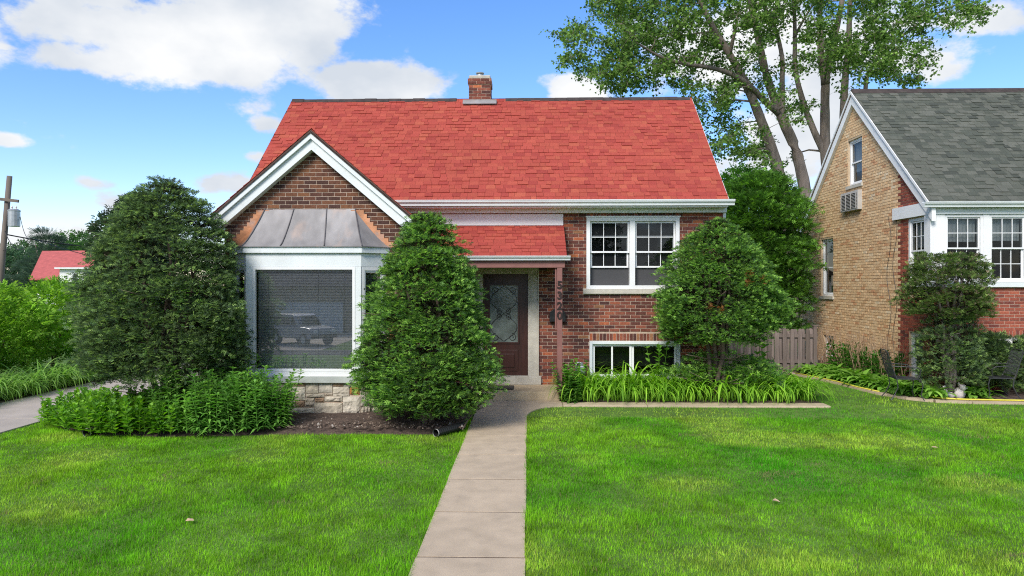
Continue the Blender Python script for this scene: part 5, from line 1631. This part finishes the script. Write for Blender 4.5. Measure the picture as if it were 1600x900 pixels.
for c in TIPS:          # nearest first: later twigs fork off earlier branches
    dd = np.linalg.norm((NP - np.array(c)) * np.array([1, 1, 1.25]), axis=1) + np.where(NP[:, 2] > c.z + .2, 1.0, 0)
    j = int(np.argmin(dd)); q, r_ = Vector(NP[j]), float(NR[j])
    L_ = (c - q).length
    w1 = Vector((random.gauss(0, .1), random.gauss(0, .1), random.uniform(0, .16))) * L_
    p1, p2 = q.lerp(c, .35) + w1, q.lerp(c, .7) + w1 * .7 + Vector((random.gauss(0, .06), random.gauss(0, .06), 0)) * L_
    rb = min(r_ * .65, .02 + .016 * L_)
    bm_.tube([q, p1, p2, c], [rb, rb * .75, rb * .5, rb * .28], 5, cap=False)
    NP = np.vstack([NP, np.array([p1, p2, c])]); NR = np.append(NR, [rb * .75, rb * .5, max(rb * .28, .006)])
    for tw in range(7):
        d = Vector((random.gauss(0, 1), random.gauss(0, 1), random.gauss(0, .6) - .12)).normalized() * random.uniform(.25, .6)
        s0 = p2.lerp(c, random.uniform(.0, 1.0))
        bm_.tube([s0, s0 + d * .6 + Vector((0, 0, .04)), s0 + d], [.008, .005, .003], 3, cap=False)
        m_ = 13
        f = RNG.uniform(.15, 1.15, (m_, 1))
        LP.append(np.array(s0) + np.array(d) * f + RNG.normal(0, .075, (m_, 3)))
        LD.append(np.array(d) * .8 + RNG.normal(0, .5, (m_, 3)) + [0, 0, -.15])
        LC.append(palette(m_, [(.065, .13, .032), (.105, .19, .042), (.15, .255, .055), (.20, .32, .07)], [3, 4, 3, 1.6]) * random.uniform(.85, 1.2))
        LS.append(RNG.uniform(.075, .13, m_))
bm_.build('branches', M['bark'], maple)
scatter('crown', np.concatenate(LP), np.concatenate(LD), np.concatenate(LS), np.concatenate(LC), 'maple', M['leaf'], maple, roll=.9)

# ================================================================== BEDDING PLANTS
def ribbons(n, rad, L0, L1, W, el0, el1, droop, cols, wts, wprof, seg=6, fold=.0):
    """a clump of arching strap leaves rooted round the origin"""
    V, F, C = [], [], []
    wp = np.interp(np.linspace(0, 1, seg + 1), np.linspace(0, 1, len(wprof)), wprof)
    pal = palette(n, cols, wts)
    for i in range(n):
        a = RNG.uniform(0, 2 * PI); r = rad * math.sqrt(RNG.random()); b = RNG.uniform(0, 2 * PI)
        p = np.array([r * math.cos(b), r * math.sin(b), 0.0])
        Ln = RNG.uniform(L0, L1); el = RNG.uniform(el0, el1); w_ = W * RNG.uniform(.75, 1.2); dr = droop * RNG.uniform(.6, 1.4)
        side = np.array([-math.sin(a), math.cos(a), 0])
        bI = len(V)
        for k in range(seg + 1):
            V.append(p + side * w_ * wp[k] / 2); V.append(p - side * w_ * wp[k] / 2)
            C += [pal[i]] * 2
            if k: F.append((bI + 2 * k - 2, bI + 2 * k - 1, bI + 2 * k + 1, bI + 2 * k))
            e = el - dr * (k / seg) ** 1.3
            p = p + Ln / seg * np.array([math.cos(a) * math.cos(e), math.sin(a) * math.cos(e), math.sin(e)])
            p[2] = max(p[2], .02)
    return np.array(V), np.array(F), np.array(C)


def variants(name, n, fn, mat, smooth=True):
    out = []
    for i in range(n):
        V, F, C = fn(i)
        me = np_mesh(name, V, F, C, smooth); me.materials.append(mat); out.append(me)
    return out


def place(name, meshes, spots_, label, cat, group, s=(.85, 1.15), z=.03):
    for (x, y) in spots_:
        o = bpy.data.objects.new(name, random.choice(meshes)); COL.objects.link(o)
        k = random.uniform(*s); o.location = (x, y, z); o.scale = (k, k, k * random.uniform(.9, 1.1)); o.rotation_euler = (0, 0, random.uniform(0, 6.28))
        tag(o, label, cat, group)


LILY_C = ([(.14, .30, .030), (.20, .41, .04), (.27, .50, .055), (.09, .21, .025)], [3, 4, 3, 2])
lil = variants('daylily_plant', 6, lambda i: ribbons(66, .15, .62, 1.02, .029, .95, 1.45, 2.75, *LILY_C, [.8, 1, .9, .65, .1], 7), M['lily'])
sp = []
x = .98
while x < 5.5:
    sp.append((x + random.uniform(-.05, .05), 13.66 + random.uniform(-.04, .05)));
    if x < 2.9 or x > 4.6: sp.append((x + .13, 13.98 + random.uniform(-.08, .08)))
    x += .27
place('daylily_plant', lil, sp, 'strap-leaved daylily clump in the bed under the basement window', 'plant', 'daylilies along the house', s=(.95, 1.25))
sp = []
y = 11.6
while y < 24:
    sp += [(-10.18 + random.uniform(-.05, .05), y), (-10.55 + random.uniform(-.06, .06), y + .18)]
    y += .36
LILY_L = ([(.15, .29, .055), (.20, .38, .08), (.27, .45, .11), (.10, .20, .04)], [3, 4, 3, 2])
lil2 = variants('daylily_plant', 5, lambda i: ribbons(66, .16, .65, 1.05, .029, .9, 1.45, 2.75, *LILY_L, [.8, 1, .9, .65, .1], 7), M['lily'])
place('daylily_plant', lil2, sp, 'strap-leaved daylily clump along the far side of the driveway', 'plant', 'daylilies along the driveway')
# hostas in the neighbour's bed
HOS = ([(.13, .28, .04), (.18, .36, .055), (.09, .20, .03), (.24, .42, .09)], [3, 3, 3, 1])
hos = variants('hosta_plant', 5, lambda i: ribbons(58, .10, .24, .42, .085, .45, 1.3, 2.0, *HOS, [.25, .3, .9, 1, .7, .05], 6), M['lily'])
sp = []
for (x, y) in [(6.95, 17.6), (7.2, 17.0), (7.35, 16.4), (7.45, 15.8), (7.5, 15.2), (7.6, 14.7), (7.85, 14.3), (7.3, 17.9), (7.6, 17.2), (7.75, 16.5), (7.85, 15.8), (7.95, 15.1), (7.3, 18.6), (7.7, 18.2), (7.95, 17.4), (7.42, 16.1), (7.4, 15.5), (7.52, 14.95), (7.22, 16.7), (7.7, 14.5), (8.0, 14.0), (8.75, 14.05), (8.95, 14.2), (7.05, 17.3), (7.15, 16.85), (7.28, 16.2), (7.33, 15.75), (7.38, 15.25), (7.45, 14.85), (7.55, 14.45), (7.62, 16.0), (7.65, 15.5), (7.7, 15.0), (7.5, 16.7), (7.45, 17.4), (7.15, 18.1)]:
    sp.append((x + random.uniform(-.05, .05), y + random.uniform(-.05, .05)))
place('hosta_plant', hos, sp, 'low broad-leaved hosta beside the tan brick wall', 'plant', 'hostas in the neighbour\'s bed', s=(1.0, 1.3))


def leafy_stems(n, rad, h0, h1, leaf_l, leaf_w, cols, wts, step=.05, whorl=3, el=.35, droop=.8, top=0.0):
    V, F, C = [], [], []
    for i in range(n):
        a = RNG.uniform(0, 2 * PI); r = rad * math.sqrt(RNG.random()); b = np.array([r * math.cos(a), r * math.sin(a), 0])
        h = RNG.uniform(h0, h1); lean = np.array([math.cos(a), math.sin(a), 0]) * RNG.uniform(.0, .32)
        col = palette(1, cols, wts)[0]
        z = h * .06
        # stalk
        bi = len(V)
        for k in (0, 1):
            c_ = b + lean * k * h + np.array([0, 0, h * k])
            for t in range(3): V.append(c_ + .005 * np.array([math.cos(t * 2.1), math.sin(t * 2.1), 0])); C.append(col * .9)
        for t in range(3): F.append((bi + t, bi + (t + 1) % 3, bi + 3 + (t + 1) % 3, bi + 3 + t))
        k = 0
        while z < h:
            q = b + lean * z + np.array([0, 0, z])
            for w_ in range(whorl):
                aa = k * 1.1 + w_ * 2 * PI / whorl + RNG.uniform(-.8, .8)
                e = el + RNG.uniform(-.25, .35) + .6 * (z / h) ** 3
                ll = leaf_l * RNG.uniform(.75, 1.15) * (1 - .45 * (z / h) ** 2)
                d = np.array([math.cos(aa) * math.cos(e), math.sin(aa) * math.cos(e), math.sin(e)]); sd_ = np.array([-math.sin(aa), math.cos(aa), 0]) * leaf_w / 2
                bi = len(V); cc = col * RNG.uniform(.8, 1.25)
                V += [q, q + d * ll * .45 + sd_, q + d * ll - np.array([0, 0, ll * droop * .35]), q + d * ll * .45 - sd_]; C += [cc] * 4
                F.append((bi, bi + 1, bi + 2, bi + 3))
            z += step * RNG.uniform(.8, 1.2); k += 1
    return np.array(V), np.array(F), np.array(C)


PHL = ([(.085, .20, .045), (.12, .27, .055), (.165, .34, .065)], [3, 4, 2.5])
phl = variants('phlox_plant', 6, lambda i: leafy_stems(13, .24, .42, .86, .17, .036, *PHL, .052, 3, .2, .9), M['lily'], False)
sp = [(random.uniform(-5.5, -4.0), random.uniform(10.62, 11.35)) for _ in range(24)] + [(-3.95, 10.75), (-4.05, 10.58), (-4.4, 10.52), (-4.75, 10.5), (-5.05, 10.5), (-5.35, 10.5), (-3.98, 11.1)]
place('phlox_plant', phl, sp, 'upright narrow-leaved perennial in the bed below the bay window', 'plant', 'perennials in the left bed', z=.08)
COV = ([(.08, .20, .025), (.12, .275, .032), (.165, .34, .042)], [3, 4, 3])
cov = variants('leafy_perennial', 6, lambda i: leafy_stems(20, .24, .22, .46, .15, .06, *COV, .045, 2, .5, .8), M['lily'], False)
sp = [(-7.65, 11.25), (-7.35, 11.0), (-7.05, 10.8), (-6.75, 10.62), (-6.4, 10.5), (-6.1, 10.45), (-5.8, 10.45), (-7.5, 11.6), (-7.1, 11.3), (-6.7, 11.0), (-6.3, 10.85), (-5.95, 10.8), (-7.7, 11.9), (-7.3, 11.75), (-6.85, 11.4), (-6.4, 11.2), (-5.6, 10.65), (-7.6, 12.3), (-6.6, 10.8), (-5.4, 10.42), (-7.0, 11.6), (-6.05, 11.1)]
place('leafy_perennial', cov, sp, 'low broad-leaved perennial under the largest yew', 'plant', 'low plants in the left bed', z=.06)
hyd = variants('leafy_bush', 1, lambda i: leafy_stems(30, .16, .40, .80, .12, .065, *([(.08, .20, .04), (.12, .27, .05), (.16, .33, .06)], [3, 4, 3]), .05, 3, .3, .9), M['lily'], False)
place('leafy_bush', hyd, [(.84, 13.44)], 'upright leafy bush at the foot of the numbered porch post', 'plant', None, s=(1.1, 1.1))
mlk = variants('tall_seedling', 2, lambda i: leafy_stems(4, .10, .95, 1.2, .22, .10, *([(.10, .25, .03), (.14, .31, .045)], [1, 1]), .13, 2, .35, .6), M['lily'], False)
place('tall_seedling', [mlk[0]], [(2.62, 14.1)], 'big-leaved seedling standing before the basement window', 'plant', None, s=(1, 1))
place('tall_seedling', [mlk[1]], [(4.85, 14.3)], 'big-leaved seedling right of the rounded yew near the fence', 'plant', None, s=(1, 1))
# dry stalks behind the hostas
V, F, C = [], [], []
for i in range(190):
    x, y = random.uniform(7.9, 8.35), random.uniform(15.6, 20.0)
    h = random.uniform(.5, 1.15); dx, dy = random.gauss(0, .16), random.gauss(0, .22); b = len(V)
    c1, c2 = np.array([x, y, .02]), np.array([x + dx * h, y + dy * h, h])
    for c_, r_ in ((c1, .009), (c2, .005)):
        V += [c_ + r_ * np.array([math.cos(t * 2.1), math.sin(t * 2.1), 0]) for t in range(3)]
    for t in range(3): F.append((b + t, b + (t + 1) % 3, b + 3 + (t + 1) % 3, b + 3 + t))
o = link_mesh('dry_stalks', np_mesh('dry_stalks', np.array(V), np.array(F)), M['dry']); tag(o, 'thin dry brown stalks standing behind the hostas', 'stalks', kind='stuff')
fer = variants('dark_fern', 2, lambda i: leafy_stems(14, .25, .4, .65, .22, .07, *([(.045, .12, .022), (.06, .16, .028)], [1, 1]), .07, 2, .5, .9), M['lily'], False)
place('dark_fern', fer, [(8.05, 18.3), (8.05, 17.5), (8.1, 16.7), (8.1, 16.0)], 'dark leafy plant between the hostas and the tan wall', 'plant', 'dark plants by the tan wall')

# ================================================================== THE LAWN
def in_poly(x, y, O):
    ins_ = np.zeros(x.shape, bool); O = np.array(O)
    for i in range(len(O)):
        a, b = O[i], O[(i + 1) % len(O)]
        cnd = (a[1] > y) != (b[1] > y)
        with np.errstate(divide='ignore', invalid='ignore'):
            xi = (b[0] - a[0]) * (y - a[1]) / (b[1] - a[1]) + a[0]
        ins_ ^= cnd & (x < xi)
    return ins_


def vnoise(x, y, s, seed):
    r = np.random.default_rng(seed).random((64, 64))
    fx, fy = x / s + 500.3, y / s + 500.7
    ix, iy = np.floor(fx).astype(int), np.floor(fy).astype(int); tx, ty = fx - ix, fy - iy
    tx, ty = tx * tx * (3 - 2 * tx), ty * ty * (3 - 2 * ty)
    g_ = lambda i, j: r[i % 64, j % 64]
    return (g_(ix, iy) * (1 - tx) + g_(ix + 1, iy) * tx) * (1 - ty) + (g_(ix, iy + 1) * (1 - tx) + g_(ix + 1, iy + 1) * tx) * ty


def lawn(n, y0, y1, w_, h_):
    y = RNG.uniform(y0, y1, n); x = RNG.uniform(-.80, .82, n) * (y + 1.2)
    ok = (x > -7.97) & (x < 13)
    ok &= ~((x > WX0 + .012) & (x < WX1 - .012)) & ~in_poly(x, y, [(q[0], q[1]) for q in ring_walk])
    ok &= ~in_poly(x, y, BED_L) & ~in_poly(x, y, BED_N)
    ok &= ~((x > .6) & (x < 5.57) & (y > 12.985) & (y < 20.4)) & ~((y > 13.3) & (x < 4.1))
    return x[ok], y[ok]


ring_walk = [(WX0 + .01, 11.6), (WX1, 11.6)] + [(WX1 + .63 * (1 - math.cos(i / 8 * PI / 2)), 11.95 + 1.02 * math.sin(i / 8 * PI / 2)) for i in range(9)] + [(.7, 13.6), (-1.2, 13.6)]
X1, Y1 = lawn(270000, 4.6, 8.0, 0, 0)
X2, Y2 = lawn(330000, 8.0, 12.0, 0, 0)
X3, Y3 = lawn(130000, 12.0, 19.0, 0, 0)
X, Y = np.concatenate([X1, X2, X3]), np.concatenate([Y1, Y2, Y3])
n = len(X)
# longer tufts and thin patches
tuft = vnoise(X, Y, .55, 1) * .6 + vnoise(X, Y, .21, 2) * .4
big = vnoise(X, Y, 1.9, 3); mid_ = vnoise(X, Y, .8, 4)
edge = np.exp(-np.minimum(np.abs(X - WX0), np.abs(X - WX1)) / .07)
H_ = (.022 + .050 * tuft ** 2.0 + .022 * edge) * RNG.uniform(.65, 1.25, n)
W_ = .0055 * RNG.uniform(.7, 1.3, n) * np.where(Y > 8, 1.25, 1) * np.where(Y > 12, 1.35, 1)
az = RNG.uniform(0, 2 * PI, n); lean = RNG.uniform(.1, .95, n)
base = np.stack([X, Y, np.full(n, -.004)], -1)
sd_ = np.stack([-np.sin(az), np.cos(az), np.zeros(n)], -1) * (W_ / 2)[:, None]
tip = base + np.stack([np.cos(az) * lean * H_, np.sin(az) * lean * H_, H_], -1)
Vg = np.stack([base + sd_, base - sd_, tip], 1).reshape(-1, 3)
# species and vigour differ over the lawn: lush, plain and yellowish patches, mower lines
lush = np.array([.060, .29, .008]); plain = np.array([.20, .43, .020]); pale = np.array([.46, .56, .09])
stripe = .5 + .5 * np.sin((X * .95 + Y * .42) * 2 * PI / 1.25)
mixv = np.clip((big - .35) * 1.6 + (mid_ - .5) * .7 + (stripe - .5) * .22, 0, 1)[:, None]
Cg = plain * (1 - mixv) + lush * mixv
yel = np.clip((vnoise(X, Y, 1.1, 7) - .60) * 3.0, 0, .8)[:, None] * RNG.uniform(.2, 1, (n, 1))
Cg = Cg * (1 - yel) + pale * yel
Cg *= (.52 + .96 * vnoise(X, Y, .27, 9) * .55 + .96 * vnoise(X, Y, .10, 10) * .45)[:, None]
Cg *= RNG.uniform(.55, 1.5, (n, 1))
straw = RNG.random(n) < .03 + .5 * np.clip((vnoise(X, Y, .42, 12) - .86) * 6, 0, 1)
Cg[straw] = np.array([.30, .26, .12])
me = np_mesh('grass', Vg, np.arange(3 * n).reshape(-1, 3), np.repeat(Cg, 3, 0))
tag(link_mesh('grass', me, M['grass']), 'short mown lawn grass in patchy bright green', 'grass', kind='stuff')
